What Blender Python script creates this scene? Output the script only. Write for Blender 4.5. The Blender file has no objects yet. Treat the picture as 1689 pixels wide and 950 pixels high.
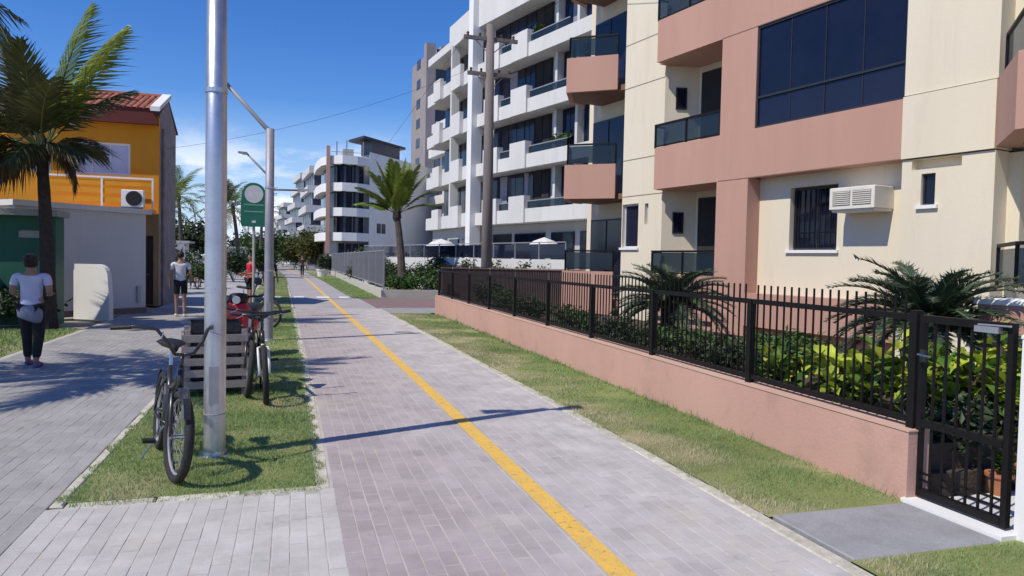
import bpy, bmesh, math, random
import numpy as np
from mathutils import Vector, Matrix, Euler
R = math.radians
SC = bpy.context.scene
COL = SC.collection
random.seed(7)
RNG = np.random.default_rng(11)

# ------------------------------------------------------------------ camera
CAM_H = 1.65
YAW, PITCH, ROLL = R(16.798), R(-2.12), R(1.2)
fw = Vector((math.sin(YAW)*math.cos(PITCH), math.cos(YAW)*math.cos(PITCH), math.sin(PITCH)))
rt0 = Vector((math.cos(YAW), -math.sin(YAW), 0)); up0 = rt0.cross(fw)
rt = rt0*math.cos(ROLL)+up0*math.sin(ROLL); up = -rt0*math.sin(ROLL)+up0*math.cos(ROLL)
cd = bpy.data.cameras.new('camera'); cam = bpy.data.objects.new('camera', cd); COL.objects.link(cam)
cam.matrix_world = Matrix(((rt.x, up.x, -fw.x, 0), (rt.y, up.y, -fw.y, 0), (rt.z, up.z, -fw.z, CAM_H), (0, 0, 0, 1)))
cd.sensor_width = 36; cd.lens = 25.58; cd.clip_start = .05; cd.clip_end = 3000
SC.camera = cam

# ------------------------------------------------------------------ sky, sun, exposure
SUN_EL, SUN_AZ = R(50.7), R(21)          # elevation; travel direction measured from +X towards +Y
w = bpy.data.worlds.new('World'); SC.world = w; w.use_nodes = True
nt = w.node_tree; nt.nodes.clear()
def wn(t): return nt.nodes.new(t)
out = wn('ShaderNodeOutputWorld'); bg = wn('ShaderNodeBackground')
sky = wn('ShaderNodeTexSky'); sky.sky_type = 'NISHITA'; sky.sun_disc = False
sky.sun_elevation = SUN_EL; sky.sun_rotation = R(249)
sky.altitude = 0; sky.air_density = 1.0; sky.dust_density = 0.0; sky.ozone_density = 6.5
tc = wn('ShaderNodeTexCoord')
# low clouds, all round the horizon
mp = wn('ShaderNodeMapping'); mp.inputs['Scale'].default_value = (3.4, 3.4, 9.0)
ns = wn('ShaderNodeTexNoise'); ns.inputs['Scale'].default_value = 1.5; ns.inputs['Detail'].default_value = 9; ns.inputs['Roughness'].default_value = .58
mp.inputs['Location'].default_value = (3.1, 2.2, 0.7)
cr = wn('ShaderNodeMapRange'); cr.inputs['From Min'].default_value = .50; cr.inputs['From Max'].default_value = .60
sx = wn('ShaderNodeSeparateXYZ')
el = wn('ShaderNodeMapRange'); el.inputs['From Min'].default_value = .17; el.inputs['From Max'].default_value = .10
mul = wn('ShaderNodeMath'); mul.operation = 'MULTIPLY'
mul2 = wn('ShaderNodeMath'); mul2.operation = 'MULTIPLY'; mul2.inputs[1].default_value = .88
hs = wn('ShaderNodeHueSaturation'); hs.inputs['Saturation'].default_value = 1.24; hs.inputs['Hue'].default_value = .513; hs.inputs['Value'].default_value = 1.02
mix = wn('ShaderNodeMix'); mix.data_type = 'RGBA'; mix.inputs['B'].default_value = (7.5, 7.8, 8.4, 1)
L = nt.links.new
L(tc.outputs['Generated'], mp.inputs['Vector']); L(mp.outputs[0], ns.inputs['Vector']); L(ns.outputs['Fac'], cr.inputs['Value'])
L(tc.outputs['Generated'], sx.inputs[0]); L(sx.outputs['Z'], el.inputs['Value'])
L(cr.outputs[0], mul.inputs[0]); L(el.outputs[0], mul.inputs[1]); L(mul.outputs[0], mul2.inputs[0])
hz_ = wn('ShaderNodeMapRange'); hz_.inputs['From Min'].default_value = .20; hz_.inputs['From Max'].default_value = 0; hz_.inputs['To Max'].default_value = .92   # pale haze towards the horizon
hm = wn('ShaderNodeMix'); hm.data_type = 'RGBA'; hm.inputs['B'].default_value = (3.9, 5.3, 7.4, 1)
L(sx.outputs['Z'], hz_.inputs['Value']); L(hz_.outputs[0], hm.inputs['Factor']); L(hs.outputs[0], hm.inputs['A'])
L(sky.outputs[0], hs.inputs['Color']); L(hm.outputs['Result'], mix.inputs['A']); L(mul2.outputs[0], mix.inputs['Factor'])
L(mix.outputs['Result'], bg.inputs['Color']); bg.inputs['Strength'].default_value = .13
L(bg.outputs[0], out.inputs['Surface'])
sd = bpy.data.lights.new('sun', 'SUN'); sd.energy = 4.0; sd.angle = R(.53); sd.color = (1, .93, .80)
so = bpy.data.objects.new('sun', sd); COL.objects.link(so)
so.rotation_euler = Vector((math.cos(SUN_AZ)*math.cos(SUN_EL), math.sin(SUN_AZ)*math.cos(SUN_EL), -math.sin(SUN_EL))).to_track_quat('-Z', 'Y').to_euler()
so.location = (-20, -10, 30)
SC.view_settings.view_transform = 'Standard'; SC.view_settings.look = 'None'
SC.view_settings.gamma = 1; SC.view_settings.exposure = 0.10; SC.view_settings.use_curve_mapping = False

# ------------------------------------------------------------------ materials
MATS = {}
def M(name, c1, c2=None, scale=3.0, rough=.7, bump=0., bscale=40., metal=0., spec=.4, island=0., emit=None, trans=0., streak=False, fine=0.):
    """procedural principled material: two-colour noise in world space, per-piece tint, fine bump"""
    if name in MATS: return MATS[name]
    m = bpy.data.materials.new(name); m.use_nodes = True; t = m.node_tree; n = t.nodes; p = n['Principled BSDF']
    MATS[name] = m
    if c2 is None: c2 = tuple(x*.86 for x in c1)
    geo = n.new('ShaderNodeNewGeometry')
    vec = geo.outputs['Position']
    if streak:
        mpn = n.new('ShaderNodeMapping'); mpn.inputs['Scale'].default_value = (1, 1, .12); t.links.new(vec, mpn.inputs[0]); vec = mpn.outputs[0]
    no = n.new('ShaderNodeTexNoise'); no.inputs['Scale'].default_value = scale; no.inputs['Detail'].default_value = 6; no.inputs['Roughness'].default_value = .62
    t.links.new(vec, no.inputs['Vector'])
    mr = n.new('ShaderNodeMapRange'); mr.inputs['From Min'].default_value = .34; mr.inputs['From Max'].default_value = .68
    t.links.new(no.outputs['Fac'], mr.inputs['Value'])
    mx = n.new('ShaderNodeMix'); mx.data_type = 'RGBA'; mx.inputs['A'].default_value = (*c1, 1); mx.inputs['B'].default_value = (*c2, 1)
    t.links.new(mr.outputs[0], mx.inputs['Factor']); colo = mx.outputs['Result']
    if fine:
        nf = n.new('ShaderNodeTexNoise'); nf.inputs['Scale'].default_value = 90; nf.inputs['Detail'].default_value = 3
        t.links.new(geo.outputs['Position'], nf.inputs['Vector'])
        rf = n.new('ShaderNodeMapRange'); rf.inputs['From Min'].default_value = .3; rf.inputs['From Max'].default_value = .7
        rf.inputs['To Min'].default_value = 1-fine; rf.inputs['To Max'].default_value = 1+fine
        t.links.new(nf.outputs['Fac'], rf.inputs['Value'])
        vm = n.new('ShaderNodeVectorMath'); vm.operation = 'SCALE'; t.links.new(colo, vm.inputs[0]); t.links.new(rf.outputs[0], vm.inputs['Scale']); colo = vm.outputs[0]
    if island:
        oi = n.new('ShaderNodeObjectInfo'); ad = n.new('ShaderNodeMath'); ad.operation = 'ADD'
        t.links.new(oi.outputs['Random'], ad.inputs[0]); t.links.new(geo.outputs['Random Per Island'], ad.inputs[1])
        fr = n.new('ShaderNodeMath'); fr.operation = 'FRACT'; t.links.new(ad.outputs[0], fr.inputs[0])
        r2 = n.new('ShaderNodeMapRange'); r2.inputs['To Min'].default_value = 1-island; r2.inputs['To Max'].default_value = 1+island
        t.links.new(fr.outputs[0], r2.inputs['Value'])
        vm = n.new('ShaderNodeVectorMath'); vm.operation = 'SCALE'; t.links.new(colo, vm.inputs[0]); t.links.new(r2.outputs[0], vm.inputs['Scale']); colo = vm.outputs[0]
    t.links.new(colo, p.inputs['Base Color'])
    p.inputs['Roughness'].default_value = rough; p.inputs['Metallic'].default_value = metal; p.inputs['Specular IOR Level'].default_value = spec
    if bump:
        nb = n.new('ShaderNodeTexNoise'); nb.inputs['Scale'].default_value = bscale; nb.inputs['Detail'].default_value = 4
        t.links.new(geo.outputs['Position'], nb.inputs['Vector'])
        bm_ = n.new('ShaderNodeBump'); bm_.inputs['Strength'].default_value = bump; bm_.inputs['Distance'].default_value = .02
        t.links.new(nb.outputs['Fac'], bm_.inputs['Height']); t.links.new(bm_.outputs[0], p.inputs['Normal'])
    if trans:
        tr = n.new('ShaderNodeBsdfTranslucent'); t.links.new(colo, tr.inputs['Color'])
        ms = n.new('ShaderNodeMixShader'); ms.inputs[0].default_value = trans
        t.links.new(p.outputs[0], ms.inputs[1]); t.links.new(tr.outputs[0], ms.inputs[2])
        t.links.new(ms.outputs[0], n['Material Output'].inputs['Surface'])
    return m

def see_glass(name, tint, alpha):
    """clear tinted sheet glass: mixes a glossy coat with transparency"""
    m = bpy.data.materials.new(name); m.use_nodes = True; t = m.node_tree; n = t.nodes
    p = n['Principled BSDF']; p.inputs['Base Color'].default_value = (*tint, 1); p.inputs['Roughness'].default_value = .04
    no = n.new('ShaderNodeTexNoise'); no.inputs['Scale'].default_value = .8
    tp = n.new('ShaderNodeBsdfTransparent'); tp.inputs['Color'].default_value = (.42, .47, .53, 1)
    mr = n.new('ShaderNodeMapRange'); mr.inputs['To Min'].default_value = alpha-.05; mr.inputs['To Max'].default_value = alpha+.05
    t.links.new(no.outputs['Fac'], mr.inputs['Value'])
    ms = n.new('ShaderNodeMixShader'); t.links.new(mr.outputs[0], ms.inputs[0]); t.links.new(tp.outputs[0], ms.inputs[1]); t.links.new(p.outputs[0], ms.inputs[2])
    t.links.new(ms.outputs[0], n['Material Output'].inputs['Surface'])
    MATS[name] = m; return m

def brick_mat(name, c1, c2, cm, bw, bh, rough=.85):
    m = bpy.data.materials.new(name); m.use_nodes = True; t = m.node_tree; n = t.nodes; p = n['Principled BSDF']
    geo = n.new('ShaderNodeNewGeometry'); mp_ = n.new('ShaderNodeMapping'); mp_.inputs['Rotation'].default_value = (0, 0, R(90))
    t.links.new(geo.outputs['Position'], mp_.inputs[0])
    b = n.new('ShaderNodeTexBrick'); b.inputs['Scale'].default_value = 1; b.inputs['Brick Width'].default_value = bw; b.inputs['Row Height'].default_value = bh
    b.inputs['Mortar Size'].default_value = .006; b.inputs['Color1'].default_value = (*c1, 1); b.inputs['Color2'].default_value = (*c2, 1); b.inputs['Mortar'].default_value = (*cm, 1)
    t.links.new(mp_.outputs[0], b.inputs['Vector'])
    no = n.new('ShaderNodeTexNoise'); no.inputs['Scale'].default_value = .7; no.inputs['Detail'].default_value = 6
    t.links.new(geo.outputs['Position'], no.inputs['Vector'])
    mr = n.new('ShaderNodeMapRange'); mr.inputs['From Min'].default_value = .3; mr.inputs['From Max'].default_value = .7; mr.inputs['To Min'].default_value = .86; mr.inputs['To Max'].default_value = 1.08
    t.links.new(no.outputs['Fac'], mr.inputs['Value'])
    vm = n.new('ShaderNodeVectorMath'); vm.operation = 'SCALE'; t.links.new(b.outputs['Color'], vm.inputs[0]); t.links.new(mr.outputs[0], vm.inputs['Scale'])
    t.links.new(vm.outputs[0], p.inputs['Base Color']); p.inputs['Roughness'].default_value = rough; p.inputs['Specular IOR Level'].default_value = .2
    MATS[name] = m; return m

cream = M('cream_render', (.735, .66, .515), (.69, .615, .475), .9, .85, .12, 60, streak=True, fine=.03)
coral = M('coral_render', (.505, .295, .23), (.46, .265, .205), 1.1, .85, .12, 60, streak=True, fine=.03)
coralwall = M('coral_garden_wall', (.575, .345, .275), (.52, .305, .245), .8, .85, .15, 50, streak=True, fine=.04)
copingm = M('coral_coping', (.60, .40, .31), (.55, .35, .27), 2, .8, .1)
def stain(m, col, lo, hi, amt, sc=(1.6,1.6,.25), scale=1.5):
    """rain streaks and patches with shapes of their own"""
    t = m.node_tree; n = t.nodes; p = n['Principled BSDF']; src = p.inputs['Base Color'].links[0].from_socket
    geo = n.new('ShaderNodeNewGeometry'); mp_ = n.new('ShaderNodeMapping'); mp_.inputs['Scale'].default_value = sc; t.links.new(geo.outputs['Position'], mp_.inputs[0])
    no = n.new('ShaderNodeTexNoise'); no.inputs['Scale'].default_value = scale; no.inputs['Detail'].default_value = 9; no.inputs['Roughness'].default_value = .7; no.inputs['Distortion'].default_value = .3; t.links.new(mp_.outputs[0], no.inputs['Vector'])
    mr = n.new('ShaderNodeMapRange'); mr.inputs['From Min'].default_value = lo; mr.inputs['From Max'].default_value = hi; mr.inputs['To Max'].default_value = amt; t.links.new(no.outputs['Fac'], mr.inputs['Value'])
    mx = n.new('ShaderNodeMix'); mx.data_type = 'RGBA'; mx.inputs['B'].default_value = (*col, 1); t.links.new(src, mx.inputs['A']); t.links.new(mr.outputs[0], mx.inputs['Factor']); t.links.new(mx.outputs['Result'], p.inputs['Base Color'])
joint = M('render_joint', (.24, .20, .155), None, 3, .9)
white = M('white_render', (.68, .665, .64), (.60, .59, .57), .5, .8, .08, 40, streak=True)
brightwhite = M('bright_white_paint', (.80, .79, .77), (.74, .73, .71), .7, .7, streak=True)
greywall = M('grey_render', (.46, .45, .44), (.40, .40, .395), .4, .85, streak=True)  # even grey render for roofs, vents and ground walls
stain(cream, (.50, .44, .34), .55, .82, .5); stain(coral, (.35, .21, .17), .55, .82, .5); stain(coralwall, (.34, .225, .185), .52, .76, .6, (1.1,1.1,.9), 2.2); stain(white, (.44, .43, .41), .52, .78, .6); stain(brightwhite, (.55, .53, .50), .56, .8, .5)
glass = M('dark_blue_glass', (.006, .009, .024), (.012, .016, .036), .7, .06, bump=.04, bscale=1.3, spec=.3)
glassb = M('navy_window_glass', (.010, .012, .030), (.017, .019, .040), .5, .10, bump=.05, bscale=1.1, spec=.4)
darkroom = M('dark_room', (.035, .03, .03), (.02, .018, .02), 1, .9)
blackm = M('black_painted_steel', (.007, .006, .0065), (.010, .009, .009), 8, .55, .05, 120, spec=.22)
alu = M('dark_window_frame', (.03, .03, .035), None, 4, .4)
rail_glass = see_glass('balcony_rail_glass', (.03, .05, .07), .45)
steel = M('galvanised_steel', (.62, .63, .66), (.50, .51, .55), 5, .38, .06, 30, metal=.85, fine=.05)
steeld = M('grey_painted_steel', (.30, .30, .33), (.24, .24, .27), 4, .5)
soil = M('garden_soil', (.055, .04, .03), (.09, .065, .045), 6, .95, .6, 30)
concrete = M('grey_concrete', (.33, .325, .33), (.26, .255, .26), 2.2, .9, .3, 60, fine=.08)
stain(concrete, (.19, .18, .18), .50, .74, .6, (1,1,1), 2.6)
kerbm = M('pale_kerb_concrete', (.60, .565, .48), (.38, .355, .28), 9, .9, .3, 70, island=.10, fine=.08)
jointsand = M('joint_sand', (.53, .495, .44), (.38, .355, .325), 3, .95, .3, 90)
yellow = M('worn_yellow_paint', (.80, .49, .085), (.66, .43, .12), 7, .75, .25, 70, fine=.10)
def chip(m, lo, hi):
    """lets bare blocks show through chipped paint"""
    t = m.node_tree; n = t.nodes; geo = n.new('ShaderNodeNewGeometry'); no = n.new('ShaderNodeTexNoise'); no.inputs['Scale'].default_value = 22; no.inputs['Detail'].default_value = 8; no.inputs['Roughness'].default_value = .8
    t.links.new(geo.outputs['Position'], no.inputs['Vector']); mr = n.new('ShaderNodeMapRange'); mr.inputs['From Min'].default_value = lo; mr.inputs['From Max'].default_value = hi; t.links.new(no.outputs['Fac'], mr.inputs['Value'])
    tp = n.new('ShaderNodeBsdfTransparent'); ms = n.new('ShaderNodeMixShader'); t.links.new(mr.outputs[0], ms.inputs[0]); t.links.new(n['Principled BSDF'].outputs[0], ms.inputs[1]); t.links.new(tp.outputs[0], ms.inputs[2]); t.links.new(ms.outputs[0], n['Material Output'].inputs['Surface'])
chip(yellow, .57, .66)
whitepaint = M('white_road_paint', (.76, .76, .75), (.62, .62, .61), 5, .8, .2, fine=.06)
rubber = M('tyre_rubber', (.018, .018, .018), (.035, .034, .033), 12, .85, .2, 90)
chrome = M('bicycle_chrome', (.65, .65, .67), (.5, .5, .52), 10, .25, metal=1)
bikeblk = M('black_bicycle_paint', (.02, .02, .024), (.03, .03, .035), 10, .3, spec=.6)
bikewht = M('white_bicycle_paint', (.75, .75, .74), (.68, .68, .67), 10, .3, spec=.6)
saddlem = M('black_saddle_vinyl', (.015, .014, .014), None, 20, .55, .2, 100)
woodslat = M('weathered_grey_slats', (.36, .30, .28), (.27, .225, .21), 9, .85, .3, 60, island=.10)
binbag = M('black_bin_liner', (.012, .013, .017), (.02, .022, .028), 14, .3, .6, 18)
redp = M('red_scooter_paint', (.62, .015, .02), (.52, .012, .018), 6, .22, spec=.6)
greenp = M('dark_green_paint', (.012, .085, .055), (.018, .11, .072), 1.2, .6, .1, streak=True)
signgreen = M('sign_green', (.01, .13, .085), (.014, .16, .1), 4, .5)
orangew = M('orange_house_paint', (.72, .30, .018), (.64, .25, .014), .8, .8, .1, 40, streak=True)
orangel = M('pale_orange_trim', (.78, .42, .12), (.70, .36, .09), .8, .8)
maroon = M('maroon_fascia', (.10, .016, .012), (.13, .022, .016), 2, .7)
tilem = M('clay_roof_tile', (.40, .14, .085), (.28, .095, .065), 5, .85, .2, 60, island=.28)
brickside = M('stained_side_wall', (.36, .31, .31), (.22, .185, .19), 2.2, .9, .2, 30)
ochre = M('ochre_wall', (.36, .25, .13), (.29, .20, .10), 1.5, .85)
lav = M('pale_lavender_window', (.52, .54, .68), (.45, .47, .62), 1.5, .25)
acwhite = M('air_conditioner_casing', (.74, .70, .62), (.66, .62, .54), 4, .5)
grille = M('air_conditioner_grille', (.36, .33, .30), (.28, .25, .23), 6, .6)
woodpole = M('weathered_utility_pole', (.20, .175, .165), (.14, .12, .115), 3, .9, .2, 40, streak=True)
trunkm = M('palm_trunk', (.13, .10, .085), (.07, .055, .05), 9, .95, .6, 30)
darktrunk = M('dark_fibrous_trunk', (.055, .042, .036), (.03, .024, .022), 12, .95, .8, 26)
frondg = M('palm_frond_green', (.22, .27, .035), (.11, .165, .022), 1.6, .45, trans=.30, island=.25)
frondd = M('palm_frond_dark', (.062, .078, .022), (.085, .078, .032), 1.3, .5, trans=.22, island=.3)
frondbrown = M('dry_palm_frond', (.12, .075, .04), (.08, .05, .03), 2, .8, trans=.15, island=.25)
rachism = M('frond_rib', (.20, .23, .07), (.15, .16, .05), 4, .5)
cycadg = M('cycad_leaf', (.040, .066, .040), (.065, .095, .06), 3, .38, trans=.12, island=.25)
shrubg = M('shrub_leaf', (.035, .075, .016), (.06, .105, .022), 2.2, .5, trans=.2, island=.35)
hedged = M('dark_hedge_leaf', (.025, .045, .016), (.045, .07, .024), 1.6, .55, trans=.15, island=.35)
croton = M('yellow_green_croton_leaf', (.50, .55, .06), (.26, .36, .035), 5, .36, trans=.25, island=.45)
crotond = M('deep_green_croton_leaf', (.06, .14, .02), (.12, .21, .028), 4, .36, trans=.22, island=.35)
stemm = M('woody_stem', (.10, .075, .055), None, 8, .9)
terra = M('terracotta_pot', (.42, .17, .085), (.33, .13, .065), 5, .85)
innerpath = M('pale_garden_paving', (.66, .645, .62), (.56, .545, .52), 2, .85, .1)
redpave = M('reddish_paving', (.235, .155, .15), (.19, .13, .13), 1.5, .9, .2)
skin1 = M('skin_tone', (.36, .20, .135), (.32, .175, .12), 9, .55)
shirtlav = M('pale_lavender_shirt', (.60, .59, .74), (.54, .53, .68), 6, .85, .3, 30)
shirtw = M('white_tee_cloth', (.80, .80, .82), (.72, .72, .75), 6, .85, .3, 30)
denim = M('grey_blue_cloth', (.27, .28, .36), (.22, .23, .30), 9, .9, .3, 40)
blackc = M('black_cloth', (.016, .015, .018), (.024, .022, .026), 9, .85, .3, 40)
redc = M('red_cloth', (.55, .02, .05), (.46, .016, .04), 8, .85, .3, 40)
purplec = M('violet_shoe_cloth', (.14, .11, .30), None, 8, .8)
hairm = M('dark_hair', (.018, .012, .011), (.03, .02, .016), 30, .6, .5, 80)
canvas = M('white_parasol_canvas', (.86, .85, .83), (.80, .79, .77), 3, .8, trans=.3)
curtain = M('pale_curtain', (.34, .33, .38), (.24, .23, .28), 7, .9)
towerm = M('weathered_tower_concrete', (.33, .29, .28), (.26, .225, .22), .25, .9)
farwhite = M('far_white_render', (.60, .60, .60), (.50, .50, .51), .15, .85)
farwin = M('far_dark_window', (.035, .04, .06), (.06, .065, .085), .3, .3)
pot_plant = M('bright_ground_leaf', (.07, .15, .025), (.045, .10, .02), 5, .5, trans=.2, island=.3)
duskblue = M('faded_blue_panel', (.10, .14, .24), None, 3, .7)

# position-tinted materials --------------------------------------------------
def paver_mat(name, ca, cb, x0, x1, island):
    """paver: ca left of x0 towards cb right of x1 (two batches of blocks), per-block tint, grain"""
    m = bpy.data.materials.new(name); m.use_nodes = True; t = m.node_tree; n = t.nodes; p = n['Principled BSDF']
    geo = n.new('ShaderNodeNewGeometry'); sp = n.new('ShaderNodeSeparateXYZ'); t.links.new(geo.outputs['Position'], sp.inputs[0])
    no = n.new('ShaderNodeTexNoise'); no.inputs['Scale'].default_value = .8; no.inputs['Detail'].default_value = 5; t.links.new(geo.outputs['Position'], no.inputs['Vector'])
    ml = n.new('ShaderNodeMath'); ml.operation = 'MULTIPLY_ADD'; ml.inputs[1].default_value = 2.2; t.links.new(no.outputs['Fac'], ml.inputs[0]); t.links.new(sp.outputs['X'], ml.inputs[2])
    mr = n.new('ShaderNodeMapRange'); mr.inputs['From Min'].default_value = x0+1.1; mr.inputs['From Max'].default_value = x1+1.1; t.links.new(ml.outputs[0], mr.inputs['Value'])
    mx = n.new('ShaderNodeMix'); mx.data_type = 'RGBA'; mx.inputs['A'].default_value = (*ca, 1); mx.inputs['B'].default_value = (*cb, 1); t.links.new(mr.outputs[0], mx.inputs['Factor'])
    oi = n.new('ShaderNodeObjectInfo'); ad = n.new('ShaderNodeMath'); ad.operation = 'ADD'
    t.links.new(oi.outputs['Random'], ad.inputs[0]); t.links.new(geo.outputs['Random Per Island'], ad.inputs[1])
    fr = n.new('ShaderNodeMath'); fr.operation = 'FRACT'; t.links.new(ad.outputs[0], fr.inputs[0])
    r2 = n.new('ShaderNodeMapRange'); r2.inputs['To Min'].default_value = 1-island; r2.inputs['To Max'].default_value = 1+island; t.links.new(fr.outputs[0], r2.inputs['Value'])
    n2 = n.new('ShaderNodeTexNoise'); n2.inputs['Scale'].default_value = 2.1; n2.inputs['Detail'].default_value = 8; n2.inputs['Roughness'].default_value = .7; t.links.new(geo.outputs['Position'], n2.inputs['Vector'])
    r3 = n.new('ShaderNodeMapRange'); r3.inputs['From Min'].default_value = .3; r3.inputs['From Max'].default_value = .7; r3.inputs['To Min'].default_value = .80; r3.inputs['To Max'].default_value = 1.14; t.links.new(n2.outputs['Fac'], r3.inputs['Value'])
    mm = n.new('ShaderNodeMath'); mm.operation = 'MULTIPLY'; t.links.new(r2.outputs[0], mm.inputs[0]); t.links.new(r3.outputs[0], mm.inputs[1])
    vm = n.new('ShaderNodeVectorMath'); vm.operation = 'SCALE'; t.links.new(mx.outputs['Result'], vm.inputs[0]); t.links.new(mm.outputs[0], vm.inputs['Scale'])
    nd = n.new('ShaderNodeTexNoise'); nd.inputs['Scale'].default_value = 1.1; nd.inputs['Detail'].default_value = 9; nd.inputs['Roughness'].default_value = .72
    of = n.new('ShaderNodeVectorMath'); of.operation = 'ADD'; of.inputs[1].default_value = (13.1, 5.7, 2.2); t.links.new(geo.outputs['Position'], of.inputs[0]); t.links.new(of.outputs[0], nd.inputs['Vector'])
    rd = n.new('ShaderNodeMapRange'); rd.inputs['From Min'].default_value = .54; rd.inputs['From Max'].default_value = .74; rd.inputs['To Max'].default_value = .75; t.links.new(nd.outputs['Fac'], rd.inputs['Value'])
    md = n.new('ShaderNodeMix'); md.data_type = 'RGBA'; md.inputs['B'].default_value = (.50, .45, .37, 1); t.links.new(vm.outputs[0], md.inputs['A']); t.links.new(rd.outputs[0], md.inputs['Factor'])
    ne = n.new('ShaderNodeTexNoise'); ne.inputs['Scale'].default_value = 3.3; ne.inputs['Detail'].default_value = 10; ne.inputs['Roughness'].default_value = .75; t.links.new(of.outputs[0], ne.inputs['Vector'])
    re_ = n.new('ShaderNodeMapRange'); re_.inputs['From Min'].default_value = .58; re_.inputs['From Max'].default_value = .70; re_.inputs['To Max'].default_value = .35; t.links.new(ne.outputs['Fac'], re_.inputs['Value'])
    me_ = n.new('ShaderNodeMix'); me_.data_type = 'RGBA'; me_.inputs['B'].default_value = (.17, .15, .15, 1); t.links.new(md.outputs['Result'], me_.inputs['A']); t.links.new(re_.outputs[0], me_.inputs['Factor'])
    t.links.new(me_.outputs['Result'], p.inputs['Base Color']); p.inputs['Roughness'].default_value = .88; p.inputs['Specular IOR Level'].default_value = .25
    nb = n.new('ShaderNodeTexNoise'); nb.inputs['Scale'].default_value = 120; t.links.new(geo.outputs['Position'], nb.inputs['Vector'])
    b = n.new('ShaderNodeBump'); b.inputs['Strength'].default_value = .35; b.inputs['Distance'].default_value = .006; t.links.new(nb.outputs['Fac'], b.inputs['Height']); t.links.new(b.outputs[0], p.inputs['Normal'])
    MATS[name] = m; return m
lanepav = paver_mat('mauve_lane_paver', (.385, .335, .335), (.485, .455, .445), .6, 2.4, .07)
walkpav = paver_mat('grey_walk_paver', (.32, .311, .305), (.345, .333, .325), -4, -1.4, .06)
apronpav = paver_mat('pale_apron_paver', (.48, .462, .44), (.51, .488, .462), -1.4, .3, .055)
lanefar = brick_mat('far_lane_paving', (.40, .37, .375), (.36, .335, .34), (.40, .38, .36), .2, .1)
walkfar = brick_mat('far_walk_paving', (.43, .42, .42), (.39, .385, .39), (.38, .37, .36), .2, .1)

def grass_mat(name, ca, cb, cdry, x0=None, x1=None, trans=.25):
    m = bpy.data.materials.new(name); m.use_nodes = True; t = m.node_tree; n = t.nodes; p = n['Principled BSDF']
    geo = n.new('ShaderNodeNewGeometry')
    no = n.new('ShaderNodeTexNoise'); no.inputs['Scale'].default_value = 1.7; no.inputs['Detail'].default_value = 6; no.inputs['Roughness'].default_value = .65; t.links.new(geo.outputs['Position'], no.inputs['Vector'])
    mr = n.new('ShaderNodeMapRange'); mr.inputs['From Min'].default_value = .38; mr.inputs['From Max'].default_value = .64; t.links.new(no.outputs['Fac'], mr.inputs['Value'])
    mx = n.new('ShaderNodeMix'); mx.data_type = 'RGBA'; mx.inputs['A'].default_value = (*ca, 1); mx.inputs['B'].default_value = (*cb, 1); t.links.new(mr.outputs[0], mx.inputs['Factor'])
    n2 = n.new('ShaderNodeTexNoise'); n2.inputs['Scale'].default_value = .9; n2.inputs['Detail'].default_value = 5; 
    ofs = n.new('ShaderNodeVectorMath'); ofs.operation = 'ADD'; ofs.inputs[1].default_value = (7.3, 2.1, 0); t.links.new(geo.outputs['Position'], ofs.inputs[0]); t.links.new(ofs.outputs[0], n2.inputs['Vector'])
    val = n2.outputs['Fac']
    if x0 is not None:
        sp = n.new('ShaderNodeSeparateXYZ'); t.links.new(geo.outputs['Position'], sp.inputs[0])
        rx = n.new('ShaderNodeMapRange'); rx.inputs['From Min'].default_value = x0; rx.inputs['From Max'].default_value = x1; rx.inputs['To Min'].default_value = .14; rx.inputs['To Max'].default_value = -.10
        t.links.new(sp.outputs['X'], rx.inputs['Value']); ad = n.new('ShaderNodeMath'); ad.operation = 'ADD'; t.links.new(val, ad.inputs[0]); t.links.new(rx.outputs[0], ad.inputs[1]); val = ad.outputs[0]
    r2 = n.new('ShaderNodeMapRange'); r2.inputs['From Min'].default_value = .46 if x0 is not None else .54; r2.inputs['From Max'].default_value = .68 if x0 is not None else .74; t.links.new(val, r2.inputs['Value'])
    m2 = n.new('ShaderNodeMix'); m2.data_type = 'RGBA'; m2.inputs['B'].default_value = (*cdry, 1); t.links.new(mx.outputs['Result'], m2.inputs['A']); t.links.new(r2.outputs[0], m2.inputs['Factor'])
    r3 = n.new('ShaderNodeMapRange'); r3.inputs['To Min'].default_value = .7; r3.inputs['To Max'].default_value = 1.3; t.links.new(geo.outputs['Random Per Island'], r3.inputs['Value'])
    vm = n.new('ShaderNodeVectorMath'); vm.operation = 'SCALE'; t.links.new(m2.outputs['Result'], vm.inputs[0]); t.links.new(r3.outputs[0], vm.inputs['Scale'])
    t.links.new(vm.outputs[0], p.inputs['Base Color']); p.inputs['Roughness'].default_value = .7; p.inputs['Specular IOR Level'].default_value = .2
    if trans:
        tr = n.new('ShaderNodeBsdfTranslucent'); t.links.new(vm.outputs[0], tr.inputs['Color'])
        ms = n.new('ShaderNodeMixShader'); ms.inputs[0].default_value = trans; t.links.new(p.outputs[0], ms.inputs[1]); t.links.new(tr.outputs[0], ms.inputs[2]); t.links.new(ms.outputs[0], n['Material Output'].inputs['Surface'])
    MATS[name] = m; return m
lawnL = grass_mat('lawn_blades', (.30, .40, .165), (.23, .33, .12), (.38, .40, .22))
lawnR = grass_mat('verge_blades', (.275, .375, .15), (.20, .30, .11), (.55, .49, .33), 2.95, 4.0)
turf = grass_mat('turf_soil', (.22, .235, .085), (.17, .20, .07), (.40, .34, .20), trans=0)
sandm = M('sandy_ground', (.34, .31, .26), (.24, .23, .19), .3, .95, .3, 20)

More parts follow.
